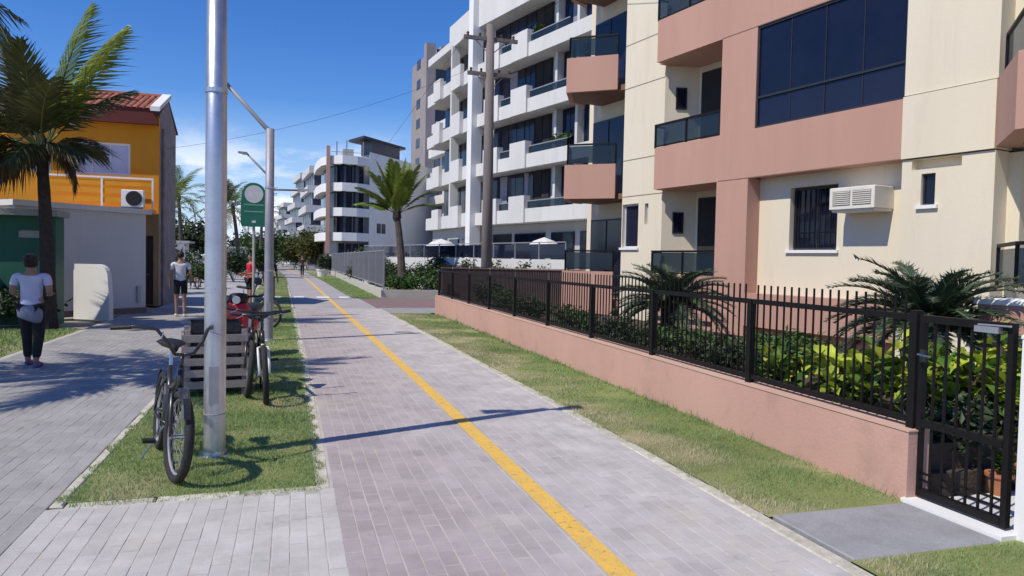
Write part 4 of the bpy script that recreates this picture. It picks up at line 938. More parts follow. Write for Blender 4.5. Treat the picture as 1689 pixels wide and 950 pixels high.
# ------------------------------------------------------------------ palms and planting
def frond_mesh(name, L_, rise, droop, side, npair, leaf, m, seed, width=.028, hang=.5, twist=0., vee=.35):
    """one pinnate frond in its own frame: starts at origin, heads along +X, arches and droops; leaflets as folded strips"""
    rr = random.Random(seed); b = MB(); pts = []
    for i in range(13):
        t = i/12; x = L_*(t-.12*t*t*droop); z = rise*math.sin(min(t*1.5,1.57))*L_-droop*L_*t**2.2*.75; y = side*L_*t*t
        pts.append(Vector((x,y,z)))
    b.tube(pts, [.022*(1-.85*i/12)*max(L_,1.2)/2 for i in range(13)], 5)
    nr = len(b.f)
    for i in range(npair):
        t = .14+.86*(i+.5)/npair; k = t*12; i0 = min(int(k), 11); p = pts[i0].lerp(pts[i0+1], k-i0); d = (pts[i0+1]-pts[i0]).normalized()
        sd0 = d.cross(Vector((0,0,1))).normalized(); upv = sd0.cross(d)
        ll = leaf*(math.sin(math.pi*min(1,.18+.8*t))**.7)*rr.uniform(.82,1.12)
        for sgn in (-1, 1):
            if rr.random() < .05: continue
            dr = (sd0*sgn*(1-.35*t)+d*(.55+.75*t)+upv*vee*rr.uniform(.5,1.3)).normalized()
            w_ = width*rr.uniform(.8,1.2); tip = p+dr*ll+Vector((rr.uniform(-.05,.05), rr.uniform(-.05,.05), -hang*ll*rr.uniform(.6,1.3)))
            mid = p+dr*ll*.5+Vector((0,0,-hang*ll*.12)); wv = d*w_
            b.add([p-wv*.4, p+wv*.4, mid+wv*.5, mid-wv*.5, tip], [(0,1,2,3),(3,2,4)])
    me = b.mesh(name, m); me.materials.append(rachism)
    for f in me.polygons[:nr]: f.material_index = 1
    return me
def palm(loc, h, lab, nf=20, L_=2.4, lean=(.2,0), m=frondg, seed=1, tr=.13, trunk_m=trunkm, wind=(0,0), npair=34, leaf=.62, tilt=(-.5,1.25), group=None, dry=3, width=.03, cat='palm tree', name='palm_tree', hang=.5, azs=None, vee=.3, spec=None):
    rr = random.Random(seed); t = thing(name, lab, cat, loc, group=group)
    pts = []; rad = []
    for i in range(15):
        q = i/14; pts.append((lean[0]*q*q, lean[1]*q*q, -.1+(h+.1)*q)); rad.append(tr*(1.25-.45*q+(.35*math.exp(-q*14)))*(1+.05*(i % 2)))
    MB().tube(pts, rad, 10).build('trunk', trunk_m, t, smooth=False)
    top = Vector(pts[-1])
    MB().lathe([(tr*.8,-.3),(tr*1.25,-.1),(tr*1.1,.15),(tr*.4,.4)], 9, tuple(top)).build('crown_shaft', darktrunk, t)
    for i, (az, el, ls, droop, mi) in enumerate(spec or []):
        me = frond_mesh('frond', L_*ls, .08, droop, rr.uniform(-.08,.08), npair, leaf*(.75+.25*ls), (frondg, m, frondbrown)[mi], seed*100+i, width, hang, vee=vee)
        link('frond', me, t, tuple(top+Vector((math.cos(az)*tr*.6, math.sin(az)*tr*.6, .1))), (rr.uniform(-.4,.4), -el, az))
    for i in range(nf):
        az = azs[i % len(azs)]+rr.uniform(-.12,.12) if azs else i*2.39996+rr.uniform(-.25,.25)
        q = i/max(1, nf-1)            # 0 oldest (low) .. 1 youngest (upright)
        el = tilt[0]+(tilt[1]-tilt[0])*q**.85+rr.uniform(-.12,.12)
        isdry = i < dry
        rise = .10+.25*q; droop = (.75-.45*q)*rr.uniform(.8,1.2)
        me = frond_mesh('frond', L_*rr.uniform(.85,1.1)*(.85 if q > .9 else 1), rise, droop, rr.uniform(-.12,.12), npair, leaf, frondbrown if isdry else m, seed*100+i, width, hang, vee=vee)
        dx, dy, dz = math.cos(az)*math.cos(el)+wind[0], math.sin(az)*math.cos(el)+wind[1], math.sin(el)
        az2 = math.atan2(dy, dx); el2 = math.atan2(dz, math.hypot(dx,dy))
        link('frond', me, t, tuple(top+Vector((math.cos(az2)*tr*.6, math.sin(az2)*tr*.6, .1+.15*q))), (rr.uniform(-.3,.3), -el2, az2))
    return t
palm((-5.0, 17.75, 0), 3.75, 'dark coconut palm leaning over the green kiosk before the orange house', 0, 2.75, (-.15,.1), frondd, 4, .13, darktrunk, npair=54, leaf=.85, width=.055, hang=.5, vee=.10,
     spec=[(.10,1.28,1.18,.10,0),(.40,1.12,1.20,.16,0),(-.25,1.02,1.12,.2,0),(.05,.85,.80,.3,1),(2.6,1.30,1.05,.2,1),(3.3,1.05,1.0,.35,1),(2.2,.85,.9,.45,1),(3.8,.60,1.0,.55,1),(-1.3,.85,.8,.5,1),(-2.1,.55,.85,.6,1),(2.0,1.15,.9,.3,1),(-1.7,1.15,.85,.3,1),
           (.6,.45,.42,.7,1),(-.6,.3,.36,.8,1),(1.5,.3,.5,.8,1),(2.9,.25,.85,.8,1),(-2.8,.15,.85,.8,1),(-1.7,.1,.42,.8,1),(3.6,-.1,.8,.7,1),(2.4,-.2,.5,.6,2),(-2.4,-.25,.45,.7,2),(.2,-.5,.30,.6,2),(3.2,-.45,.5,.5,2)])
palm((-6.15, 9.5, 0), 4.3, 'coconut palm outside the left edge whose frond tips hang into view', 24, 2.8, (.35,.25), frondd, 9, .17, darktrunk, (.12,0), 44, .7, (-.35,1.1), dry=2, width=.06, hang=.5)
palm((5.25, 36.5, 0), 3.8, 'young green coconut palm with a pale trunk behind the grey fence', 0, 2.45, (-.3,0), frondg, 21, .18, trunkm, npair=62, leaf=.66, width=.095, hang=.25, vee=.15,
     spec=[(a, e, l, d, 0) for a, e, l, d in ((0,1.45,1.1,.05),(2.1,1.40,1.1,.06),(4.2,1.38,1.08,.06),(.6,1.25,1.1,.10),(1.9,1.22,1.08,.10),(3.2,1.22,1.1,.10),(4.5,1.25,1.05,.10),(5.7,1.2,1.08,.12),(.2,1.0,1.0,.16),(1.3,1.02,1.0,.16),(2.7,1.0,1.05,.16),(3.7,.98,1.0,.18),(5.0,1.0,1.0,.16),(.1,.72,.95,.3),(3.1,.72,.95,.3),(4.7,.7,.9,.3),(1.6,.75,.9,.3),(.0,.45,.85,.4),(3.0,.4,.85,.4))])
for i, (x, y, h, L_, lab) in enumerate(((-7.4,52,4.4,2.6,'far palm just right of the orange house'),(-5.2,58,4.9,2.8,'far palm seen left of the big lamp post'),(-4.4,66,5.6,2.8,'far palm between the lamp post and green sign'),(-3.2,80,6.0,2.9,'far palm behind the green round topped sign'),(-8.6,64,6.2,2.8,'far palm behind the gable of the orange house'))):
    palm((x,y,0), h, lab, 16, L_, (random.uniform(-.5,.5),0), frondd if i % 2 else frondg, 40+i, .15, trunkm, (.05,0), 18, .75, (-.6,1.2), 'far palms along the promenade', 3, .08)
def foliage(c, rad, n, size, m, parent, name='foliage', seed=1, clumps=14, flat_=.5):
    rr = np.random.default_rng(seed)
    cc = rr.normal(size=(clumps,3)); cc /= np.linalg.norm(cc,axis=1)[:,None]; cc *= rr.uniform(.35,.95,clumps)[:,None]; cc[:,2] = np.abs(cc[:,2])*1.1-.1
    k = rr.integers(0,clumps,n); P = (cc[k]+rr.normal(size=(n,3))*.24)*np.array(rad)+np.array(c)
    nrm = rr.normal(size=(n,3)); nrm[:,2] = np.abs(nrm[:,2])+flat_; nrm /= np.linalg.norm(nrm,axis=1)[:,None]
    a = np.cross(nrm, rr.normal(size=(n,3))); a /= np.linalg.norm(a,axis=1)[:,None]; b_ = np.cross(nrm,a)
    s = size*rr.uniform(.6,1.35,n)[:,None]
    V = np.stack([P-a*s, P+b_*s*.42-nrm*s*.12, P+a*s, P-b_*s*.42-nrm*s*.12],1).reshape(-1,3)
    V[:,2] = np.maximum(V[:,2], .01)
    F = np.arange(n*4).reshape(-1,4)
    me = bpy.data.meshes.new(name); me.from_pydata(V.tolist(), [], F.tolist()); me.materials.append(m); me.update()
    return link(name, me, parent)
def shrub(loc, rad, lab, n=900, size=.06, m=shrubg, seed=1, cat='shrub', name='shrub', group=None, stems=6):
    t = thing(name, lab, cat, loc, group=group)
    foliage((0,0,rad[2]*.55), (rad[0],rad[1],rad[2]*.62), n, size, m, t, seed=seed)
    rr = random.Random(seed); b = MB()
    for i in range(stems):
        a = rr.uniform(0,6.28); b.tube([(0,0,-.05),(math.cos(a)*rad[0]*.3,math.sin(a)*rad[1]*.3,rad[2]*.45),(math.cos(a)*rad[0]*.6,math.sin(a)*rad[1]*.6,rad[2]*.9)], [.02,.014,.006], 5)
    b.build('stems', stemm, t); return t
# cycads
def cycad(loc, th, L_, nf, lab, seed, low=-.3):
    rr = random.Random(seed); t = thing('cycad', lab, 'cycad', loc)
    MB().lathe([(.17,-.1),(.19,.1),(.17,th*.5),(.19,th*.9),(.10,th+.06)], 12).build('trunk', darktrunk, t)
    protos = [frond_mesh('frond', L_, .22, .55, rr.uniform(-.06,.06), 58, .20*L_, cycadg, seed*10+i, .024, .10, vee=.35) for i in range(4)]
    for i in range(nf):
        q = i/(nf-1); el = low+(1.02-low)*q**1.2+rr.uniform(-.08,.08); az = i*2.39996+rr.uniform(-.2,.2)
        link('frond', protos[i % 4], t, (math.cos(az)*.08, math.sin(az)*.08, th), (rr.uniform(-.15,.15), -el, az), rr.uniform(.85,1.1))
    return t
cycad((6.35, 11.35, .36), .55, 1.08, 70, 'dark cycad with arching fronds on the lawn behind the long bar fence', 3)
cycad((6.75, 6.35, .36), .66, 1.0, 80, 'large cycad rising above the bright shrubs beside the gate', 5, -.25)
# croton bushes: each leaf a part
lm = []
for k, m in enumerate((croton, croton, crotond)):
    b = MB(); L_ = .17
    prof = [(0,0,0),(.3,.042,.012),(.62,.046,.016),(1.0,0,-.01)]
    vs = [(0,0,0)]+[(t*L_,w_,z) for t,w_,z in prof[1:3]]+[(L_,0,-.03)]+[(t*L_,-w_,z) for t,w_,z in prof[1:3]]+[(.3*L_,0,-.004),(.62*L_,0,-.004)]
    b.add(vs, [(0,6,1),(1,6,7,2),(2,7,3),(0,4,6),(4,5,7,6),(5,3,7)]); lm.append(b.mesh('leaf', m, True))
def croton_bush(loc, rx, ry, h, n, lab, seed, mats=(0,1,2)):
    rr = random.Random(seed); t = thing('croton_bush', lab, 'bush', loc)
    nst = 14; tips = []
    b = MB()
    for i in range(nst):
        a = rr.uniform(0,6.28); q = math.sqrt(rr.random()); tip = Vector((rx*q*math.cos(a), ry*q*math.sin(a), h*rr.uniform(.6,1.0)*(1-.35*q*q)))
        b.tube([(tip.x*.15,tip.y*.15,-.05),(tip.x*.7,tip.y*.7,tip.z*.5),tip], [.016,.012,.006], 5); tips.append(tip)
    b.build('stems', stemm, t)
    for i in range(n):
        tip = tips[i % nst]; f = rr.random()**.6
        p = Vector((tip.x*(.55+.45*f), tip.y*(.55+.45*f), tip.z*(.25+.75*f)))+Vector((rr.gauss(0,.045),rr.gauss(0,.045),rr.gauss(0,.035)))
        link('leaf', lm[mats[rr.randrange(len(mats))]] if f > .45 else lm[2], t, p, (rr.uniform(-.5,.5), rr.uniform(-1.0,.55), rr.uniform(0,6.28)), rr.uniform(.75,1.35))
    return t
croton_bush((4.95, 5.45, .36), .42, .60, .62, 280, 'bright yellow green bush behind the fence left of the gate post', 1)
croton_bush((5.05, 4.70, .36), .45, .38, .86, 290, 'tall yellow green bush behind the gate latch', 2)
croton_bush((5.75, 4.60, .30), .60, .36, .92, 290, 'yellow green bush seen through the right half of the gate', 3, (0,0,1,2))
croton_bush((5.0, 6.65, .36), .35, .35, .42, 120, 'small deep green bush beside the second fence post', 4, (2,2,1))
shrub((4.95,4.42,.2), (.42,.26,.42), 'dark low shrub behind the lower gate bars', 900, .05, hedged, 5)
shrub((5.75,4.38,.16), (.5,.22,.42), 'dark leafy shrub along the bed edging behind the gate', 900, .05, hedged, 6)
# low planting strip along the inside of the fence
for i, (x, y, rx, ry, h, m_, lab) in enumerate((
    (5.0,7.6,.42,.8,.34,hedged,'low dark ground cover clump behind the third fence post'),
    (5.1,9.0,.42,.8,.36,shrubg,'low green ground cover clump in front of the dark cycad'),
    (5.0,10.7,.4,.8,.34,hedged,'low dark ground cover clump behind the fourth fence post'),
    (5.1,12.6,.4,.9,.40,shrubg,'low green shrub inside the fence beyond the dark cycad'),
    (5.0,14.8,.4,.9,.42,hedged,'low dark shrub inside the fence in front of the building corner'),
    (5.2,17.2,.4,1.0,.5,shrubg,'green shrub inside the far stretch of bar fence'),
    (5.2,19.8,.45,1.1,.6,hedged,'dark shrub at the far end of the bar fence'),
    (6.3,8.3,.6,.8,.40,pot_plant,'bright low plants on the lawn between the two cycads'))):
    shrub((x,y,.34), (rx,ry,h), lab, 1300, .05, m_, 60+i)
for i, (v, lab) in enumerate(PLANTS):
    t = thing('potted_plant', lab, 'plant', v); MB().lathe([(.14,0),(.2,.35),(.22,.36),(.22,.42),(.17,.42)], 12).build('pot_body', terra, t); foliage((0,0,.95), (.45,.45,.6), 260, .13, shrubg, t, 'plant', 500+i, 8)
for i, v in enumerate(HEDGE): shrub(v, (.8,1.5,1.25), '%s hedge clump along the pale terrace wall' % ('rightmost','second from right','third from right','fourth from right','fourth from left','third from left','second from left','leftmost')[i], 1500, .09, hedged if i % 3 else shrubg, 600+i, group='hedge clumps along the terrace wall')
# pots inside the gate
for i, (x, y, s_) in enumerate(((4.98,4.02,.8),(5.28,4.02,.95),(5.62,4.03,.7))):
    t = thing('terracotta_pot', ['small terracotta pot nearest the gate on the inner path','largest terracotta pot in the row inside the gate','smallest terracotta pot farthest from the gate'][i], 'pot', (x,y,.013))
    MB().lathe([(.07*s_,0),(.10*s_,.16*s_),(.12*s_,.17*s_),(.12*s_,.20*s_),(.09*s_,.20*s_),(.085*s_,.16*s_)], 16).build('pot_body', terra, t, smooth=False)
    foliage((0,0,.28*s_), (.13*s_,.13*s_,.12*s_), 90, .05, shrubg, t, 'plant', 80+i, 6)
# planting in the second property and along the sea side
for i, (x, y, r_, h, m_, lab, sz) in enumerate((
    (4.7,31.6,.8,.9,pot_plant,'bright green shrub behind the fence corner below the young palm',.08),
    (6.4,31.8,1.0,.8,shrubg,'rounded green shrub right of the young palm trunk',.08),
    (8.2,32.2,1.1,.9,hedged,'dark clipped shrub near the end of the grey fence return',.08),
    (7.6,38,1.0,1.5,hedged,'dark hedge mass in front of the terrace',.09),
    (4.9,45,.8,1.5,hedged,'dark shrub behind the middle of the grey fence',.1),
    (4.8,56,.9,1.7,shrubg,'green shrub behind the far part of the grey fence',.12),
    (3.6,76,.9,1.4,hedged,'dark shrub under the rounded white bay',.13),
    (1.7,92,2.2,4.2,M('olive_tree_leaf',(.10,.10,.016),(.06,.075,.015),.6,.6,trans=.2,island=.3),'olive green tree at the end of the lane under the far white blocks',.22),
    (.2,100,2.4,3.4,MATS['olive_tree_leaf'],'yellowish low tree left of the olive tree at the lane end',.24),
    (-7.3,27.5,1.0,1.5,hedged,'dark bush behind the annexe roof edge',.1),
    (-6.0,33,1.6,2.2,hedged,'dark bush beyond the gable of the orange house',.12),
    (-4.4,38,1.0,1.3,shrubg,'green bush behind the man in white',.1),
    (-3.5,48,1.1,1.6,hedged,'dark bush between the lamp post and the sign post',.12),
    (-6.2,17.9,1.1,.75,hedged,'dark shrub standing in for black shadow at the foot of the green kiosk',.08),  # dark leaves put where only black shadow lies below the kiosk, next entry too
    (-7.8,17.8,1.1,.8,hedged,'dark shrub standing in for black shadow at the left edge below the kiosk counter',.08),
    (-2.6,60,1.2,1.8,shrubg,'far green bush behind the second lamp post',.14))):
    shrub((x,y,0), (r_,r_,h), lab, 1500 if y < 60 else 2600, sz, m_, 100+i, 'tree' if r_ > 2 else 'shrub', 'broadleaf_tree' if r_ > 2 else 'shrub')
for i, (x, y, r_, h, m_, lab, sz) in enumerate((
    (-9,75,3.2,4.2,hedged,'broad dark tree mass behind the far palms',.26),(-3.5,95,2.6,3.6,shrubg,'rounded green tree right of the far palms',.26),(-13,60,3.0,4.6,hedged,'tall dark tree behind the orange house',.26),
    (-6.2,110,3.0,4.0,hedged,'distant dark tree above the sea side walk',.3),(-1.6,125,2.6,4.5,shrubg,'distant green tree left of the lane end',.3),(3.0,118,2.0,5.0,MATS['olive_tree_leaf'],'tall olive tree under the left edge of the rounded bay',.28))):
    shrub((x,y,0), (r_,r_,h), lab, 3200, sz, m_, 400+i, 'tree', 'broadleaf_tree', stems=8)
for i, (x, y, w_, c_, lab) in enumerate(((-7.0,46,2.0,brightwhite,'small white beach kiosk beyond the orange house'),(-5.6,70,2.4,farwhite,'far pale beach kiosk behind the lamp post'),(-4.0,86,2.2,brightwhite,'farthest white beach kiosk beside the lawn strip'))):
    t = thing('beach_kiosk', lab, 'kiosk', (x,y,0)); b = MB(); wall_holes(b, (-w_/2,0,0), (1,0,0), (0,1,0), 0, w_, 0, 2.3, .1, [(.3,w_-.3,1.0,1.9)]); b.build('front_wall', c_, t)
    box('back_wall', c_, t, -w_/2, w_/2, 1.6, 1.7, 0, 2.3); box('side_wall', c_, t, w_/2-.1, w_/2, .101, 1.599, 0, 2.3); box('side_wall', c_, t, -w_/2, -w_/2+.1, .101, 1.599, 0, 2.3)
    box('counter', woodslat, t, -w_/2+.2, w_/2-.2, -.25, -.003, .95, 1.0); box('roof_slab', greywall, t, -w_/2-.3, w_/2+.3, -.5, 2.0, 2.303, 2.42)
flat('forecourt_planting_soil', [(3.7,30.3),(10,30.3),(10,33.5),(3.7,33.5)], soil, .01, kind='structure')
flat('promenade_ground', [(-16,26),(-3.8,26),(-3.8,120),(-16,120)], walkfar, -.012, kind='structure')

# ------------------------------------------------------------------ lamp posts, sign
greysteel = M('dull_grey_steel', (.34,.33,.37), (.28,.27,.31), 4, .55, metal=.3)
def arm_lamp(name, loc, h, lab, arms, r=.08, pm=None, grp='steel street lamps beside the lane'):
    t = thing(name, lab, 'street lamp', loc, group=grp)
    MB().tube([(0,0,-.1),(0,0,.02),(0,0,h*.55),(0,0,h)], [r*1.02,r*1.02,r,r*.9], 20).build('pole', pm or steel, t, smooth=True)
    MB().lathe([(r*1.5,-.02),(r*1.5,.012),(r*1.15,.016),(r*1.1,.05)], 20).build('base_plate', steel, t)
    MB().tube([(0,0,.35),(0,0,.352),(0,0,.358),(0,0,.36)], [r*1.0,r*1.06,r*1.06,r], 20).build('band', steeld, t)
    for z in (1.35, 2.95):
        if z < h: MB().tube([(0,0,z),(0,0,z+.035)], [r*1.05,r*1.05], 20).build('collar', steel, t)
    dk = box('hatch', steeld, t, -r*.45, r*.45, -r*1.06, -r*.85, .45, .75)
    for (dx, dz, z0, ln) in arms:
        a = MB().tube([(0,0,z0-.1),(0,0,z0),(dx*.12,0,z0+dz*.10),(dx,0,z0+dz)], [r*.62,r*.6,r*.5,r*.42], 10).build('arm', steeld, t, smooth=True)
        hd = MB(); sgn = 1 if dx > 0 else -1
        hd.add([(dx-.02*sgn,-.06,z0+dz-.04),(dx+sgn*ln,-.11,z0+dz+.0),(dx+sgn*ln,.11,z0+dz+.0),(dx-.02*sgn,.06,z0+dz-.04),(dx-.02*sgn,-.05,z0+dz+.05),(dx+sgn*ln,-.09,z0+dz+.06),(dx+sgn*ln,.09,z0+dz+.06),(dx-.02*sgn,.05,z0+dz+.05)], [(0,3,2,1),(4,5,6,7),(0,1,5,4),(1,2,6,5),(2,3,7,6),(3,0,4,7)])
        lh = hd.build('lamp_head', steeld, a)
        box('lens', brightwhite, lh, dx+sgn*ln*.3-.05, dx+sgn*ln*.3+.05+ln*.2, -.06, .06, z0+dz-.048, z0+dz-.03)
    return t
arm_lamp('street_lamp', (-.60, 6.36, 0), 4.32, 'thick steel lamp post in the lawn strip beside the front bicycle', [(-.40,.08,4.22,.30),(.20,.06,4.22,.26)], .083)
arm_lamp('street_lamp', (-.44, 14.9, 0), 4.10, 'grey lamp post with one slanting arm behind the second bicycle', [(-.8,.85,4.05,.3)], .085, greysteel)
arm_lamp('street_lamp', (-.93, 29.0, 0), 4.75, 'distant lamp post with a level arm reaching over the lane', [(-.75,.75,4.7,.3),(1.1,.02,4.15,.4)], .08, greysteel)
S = thing('sign_post', 'green round topped path sign on a pale post in the lawn strip', 'sign', (-1.0, 20.6, 0))
MB().tube([(0,0,-.1),(0,0,2.55)], .035, 10).build('post', M('pale_sign_post', (.45,.43,.40), None, 4, .6), S)
prof = [(-.30,2.42),(.30,2.42),(.33,2.50),(.33,3.05)]+[(.30*math.cos(t*math.pi/14), 3.28+.30*math.sin(t*math.pi/14)) for t in range(0,15)]+[(-.33,3.05),(-.33,2.50)]
mb = MB(); nn = len(prof); mb.add([(x,-.065,z) for x,z in prof]+[(x,-.037,z) for x,z in prof], [tuple(range(nn)), tuple(range(2*nn-1,nn-1,-1))]+[((i+1)%nn,i,nn+i,nn+(i+1)%nn) for i in range(nn)])
bd = mb.build('board', signgreen, S)
mb = MB(); mb.lathe([(.235,0),(.235,.006)], 28); mb.v = [(x,-.0665-z,y+3.28) for x,y,z in mb.v]; mb.build('round_panel', M('sign_white', (.62,.62,.64), (.52,.52,.55), 9, .5), bd)
for z in (2.98, 2.80): box('text_line', M('sign_pale_green', (.20,.36,.30)), bd, -.24, .24, -.0685, -.0655, z, z+.035)
box('emblem', MATS['sign_white'], bd, -.05, .05, -.0685, -.0655, 2.52, 2.58)

# ------------------------------------------------------------------ slatted litter bin
Bn = thing('litter_bin', 'slatted grey wood litter bin with black liner behind the thick lamp post', 'litter bin', (-.88, 9.35, 0), R(8))
wx, wy, hz = .31, .26, .80
for sx_ in (-1,1):
    for sy_ in (-1,1): box('leg', woodslat, Bn, sx_*wx-.03, sx_*wx+.03, sy_*wy-.03, sy_*wy+.03, 0, hz-.02)
for i in range(5):
    z = .10+i*.135
    for sy_ in (-1,1): box('slat', woodslat, Bn, -wx-.035, wx+.035, sy_*(wy+.045)-.012, sy_*(wy+.045)+.012, z, z+.085)
    for sx_ in (-1,1): box('slat', woodslat, Bn, sx_*(wx+.048)-.012, sx_*(wx+.048)+.012, -wy-.03, wy+.03, z, z+.085)
mb = MB(); mb.add([(-.25,-.2,.1),(.25,-.2,.1),(.25,.2,.1),(-.25,.2,.1),(-.27,-.22,.86),(.27,-.22,.86),(.27,.22,.86),(-.27,.22,.86),(-.275,-.225,.74),(.275,-.225,.74),(.275,.225,.74),(-.275,.225,.74)], [(0,3,2,1),(0,1,5,4),(1,2,6,5),(2,3,7,6),(3,0,4,7),(4,5,9,8),(5,6,10,9),(6,7,11,10),(7,4,8,11)]).build('liner', binbag, Bn)

# ------------------------------------------------------------------ bicycles
def bicycle(name, lab, loc, rz, lean, paint, bars='cruiser', fork=None, steer=.0, basket=False):
    """faces local -Y; wheel contact at local origin (front) ; leans about Y"""
    t = thing(name, lab, 'bicycle', loc, rot=Euler((0, lean, rz), 'ZYX') if False else (0, 0, rz))
    t.rotation_mode = 'XYZ'; t.matrix_world = Matrix.Translation(loc) @ Matrix.Rotation(rz, 4, 'Z') @ Matrix.Rotation(lean, 4, 'Y')
    R0 = .33; wb = 1.06
    fork = fork or paint
    def wheel(c, fr=False):
        w_ = link('wheel', None, t)
        if fr: w_.rotation_euler = (0,0,steer*.6)
        MB().torus(c, R0-.028, .033, 'x', 40, 10).build('tyre', rubber, w_, smooth=True)
        MB().torus(c, R0-.06, .012, 'x', 40, 6).build('rim', steeld, w_, smooth=True)
        b = MB()
        for i in range(28):
            a = 2*math.pi*i/28; s_ = .03*(1 if i % 2 else -1)
            b.tube([(c[0]+s_, c[1]+.02*math.cos(a+.5), c[2]+.02*math.sin(a+.5)), (c[0], c[1]+(R0-.055)*math.cos(a), c[2]+(R0-.055)*math.sin(a))], .0014, 4, False)
        b.build('spokes', steeld, w_)
        MB().tube([(c[0]-.055,c[1],c[2]),(c[0]+.055,c[1],c[2])], .018, 10).build('hub', chrome, w_)
    wheel((0,0,R0), True); wheel((0,wb,R0))
    BB = (0,wb-.43,.29); ST = (0,wb-.26,.74); HT = (0,.20,.80); HB = (0,.155,.66)
    fr = MB()
    fr.tube([BB,ST], .021, 8); fr.tube([HB,BB], .023, 8); fr.tube([HT,(0,.36,.66),(0,.6,.60),(0,wb-.34,.58)] if bars == 'cruiser' else [(0,.19,.77),(0,wb-.28,.69)], .021, 8); fr.tube([HT,HB], .025, 10)
    for s_ in (-1,1):
        fr.tube([BB,(s_*.05,wb-.2,.30),(s_*.06,wb,R0)], .010, 6); fr.tube([(0,wb-.28,.68),(s_*.05,wb-.18,.55),(s_*.06,wb,R0)], .009, 6)
    fr.build('frame', paint, t, smooth=True)
    fk = MB(); fk.tube([HB,(0,.135,.60)], .02, 8)
    for s_ in (-1,1): fk.tube([(0,.14,.63),(s_*.055,.12,.62),(s_*.055,.06,.45),(s_*.05,0,R0)], .015, 8)
    fk.build('fork', fork, t, smooth=True)
    hb = MB()
    if bars == 'cruiser':
        hb.tube([HT,(0,.20,.90)], .014, 8); 
        for s_ in (-1,1): hb.tube([(0,.19,.90),(s_*.08,.18,.91),(s_*.15,.18,1.0),(s_*.22,.22,1.09),(s_*.32,.31,1.10),(s_*.40,.42,1.08)], .014, 8)
        gr = [((s_*.34,.335,1.095),(s_*.42,.445,1.076)) for s_ in (-1,1)]
    else:
        hb.tube([HT,(0,.19,.98)], .014, 8); hb.tube([(-.31,.21,1.01),(-.1,.17,.985),(.1,.17,.985),(.31,.21,1.01)], .013, 8)
        gr = [((s_*.21,.19,.998),(s_*.32,.21,1.012)) for s_ in (-1,1)]
    bt = steer*3.0
    rz_ = lambda p: (p[0]*math.cos(bt)-(p[1]-.2)*math.sin(bt), .2+p[0]*math.sin(bt)+(p[1]-.2)*math.cos(bt), p[2])
    hb.v = [rz_(p) for p in hb.v]; gr = [(rz_(a), rz_(b_)) for a, b_ in gr]
    hbo = hb.build('handlebar', bikeblk, t, smooth=True)
    for a, b_ in gr: MB().tube([a,b_], .018, 8).build('grip', saddlem, hbo)
    for s_ in (-1,1): MB().tube([rz_((s_*.2,.17,.99 if bars != 'cruiser' else 1.075)),rz_((s_*.26,.10,.97 if bars != 'cruiser' else 1.05))], .006, 5).build('brake_lever', chrome, hbo)
    MB().tube([ST,(0,wb-.235,.86)], .013, 8).build('seat_post', chrome, t)
    sd_ = MB(); ys = [(-.15,.03,.0),(-.06,.045,.015),(.04,.10,.02),(.11,.115,.03),(.15,.08,.03)]
    rings = []
    for (y, hw, z) in ys:
        for k in range(8):
            a = 2*math.pi*k/8; rings.append((hw*math.cos(a), wb-.24+y, .89+z+.03*math.sin(a)))
    sd_.add(rings, [(i*8+j, i*8+(j+1)%8, (i+1)*8+(j+1)%8, (i+1)*8+j) for i in range(4) for j in range(8)]+[tuple(range(7,-1,-1)), tuple(range(32,40))])
    sd_.build('saddle', saddlem, t, smooth=True)
    ch = MB(); ch.torus((.05,BB[1],BB[2]), .085, .006, 'x', 24, 4)
    for i in range(5): ch.tube([(.05,BB[1],BB[2]),(.05,BB[1]+.08*math.cos(i*1.257),BB[2]+.08*math.sin(i*1.257))], .006, 4)
    co = ch.build('crankset', chrome, t)
    for s_, q in ((1,.6),(-1,.6+math.pi)):
        e = (s_*.09, BB[1]+.17*math.cos(q), BB[2]+.17*math.sin(q)); MB().tube([(s_*.06,BB[1],BB[2]),e], .009, 6).build('crank', chrome, co)
        MB().box(e[0]-.045+s_*.05, e[0]+.045+s_*.05, e[1]-.04, e[1]+.04, e[2]-.012, e[2]+.012).build('pedal', saddlem, co)
    MB().tube([(.045,BB[1],BB[2]+.085),(.045,wb,R0+.035)], .004, 4).tube([(.045,BB[1],BB[2]-.085),(.045,wb,R0-.035)], .004, 4).build('chain', alu, t)
    for c, a0, a1 in ((0,.25,2.6),(wb,.2,3.0)):
        b = MB(); pr_ = []
        for i in range(15):
            a = a0+(a1-a0)*i/14
            for x in (-.032,-.018,.018,.032): pr_.append((x, c+(R0+.022-(.012 if abs(x) > .02 else 0))*math.cos(a), R0+(R0+.022-(.012 if abs(x) > .02 else 0))*math.sin(a)))
        b.add(pr_, [(i*4+j, i*4+j+1, (i+1)*4+j+1, (i+1)*4+j) for i in range(14) for j in range(3)])
        if bars == 'cruiser': b.build('mudguard', paint, t)
    MB().tube([(-.02,BB[1]+.05,BB[2]-.02),(-.16,BB[1]+.08,.0)], .008, 6).build('kickstand', chrome, t)
    if basket:
        b = MB()
        for z in (.72,.80,.88,.96): b.torus((0,-.02,z), .17, .004, 'z', 20, 4)
        b.build('basket', blackm, t)
    return t
bicycle('bicycle', 'black cruiser bicycle with high swept handlebar leaning by the thick lamp post', (-.81, 5.69, 0), R(14.6), R(5), bikeblk, 'cruiser', None, R(10))
bicycle('bicycle', 'bicycle with white fork parked facing the camera right of the slatted bin', (-.27, 8.50, 0), R(4), R(-3), bikeblk, 'flat', bikewht)
bicycle('bicycle', 'dark bicycle parked close behind the white forked bicycle', (-.50, 8.95, 0), R(6), R(5), bikeblk, 'flat')
bicycle('bicycle', 'dark bicycle parked farther back in the lawn strip near the second lamp post', (-.50, 17.4, 0), R(50), R(4), bikeblk, 'flat')

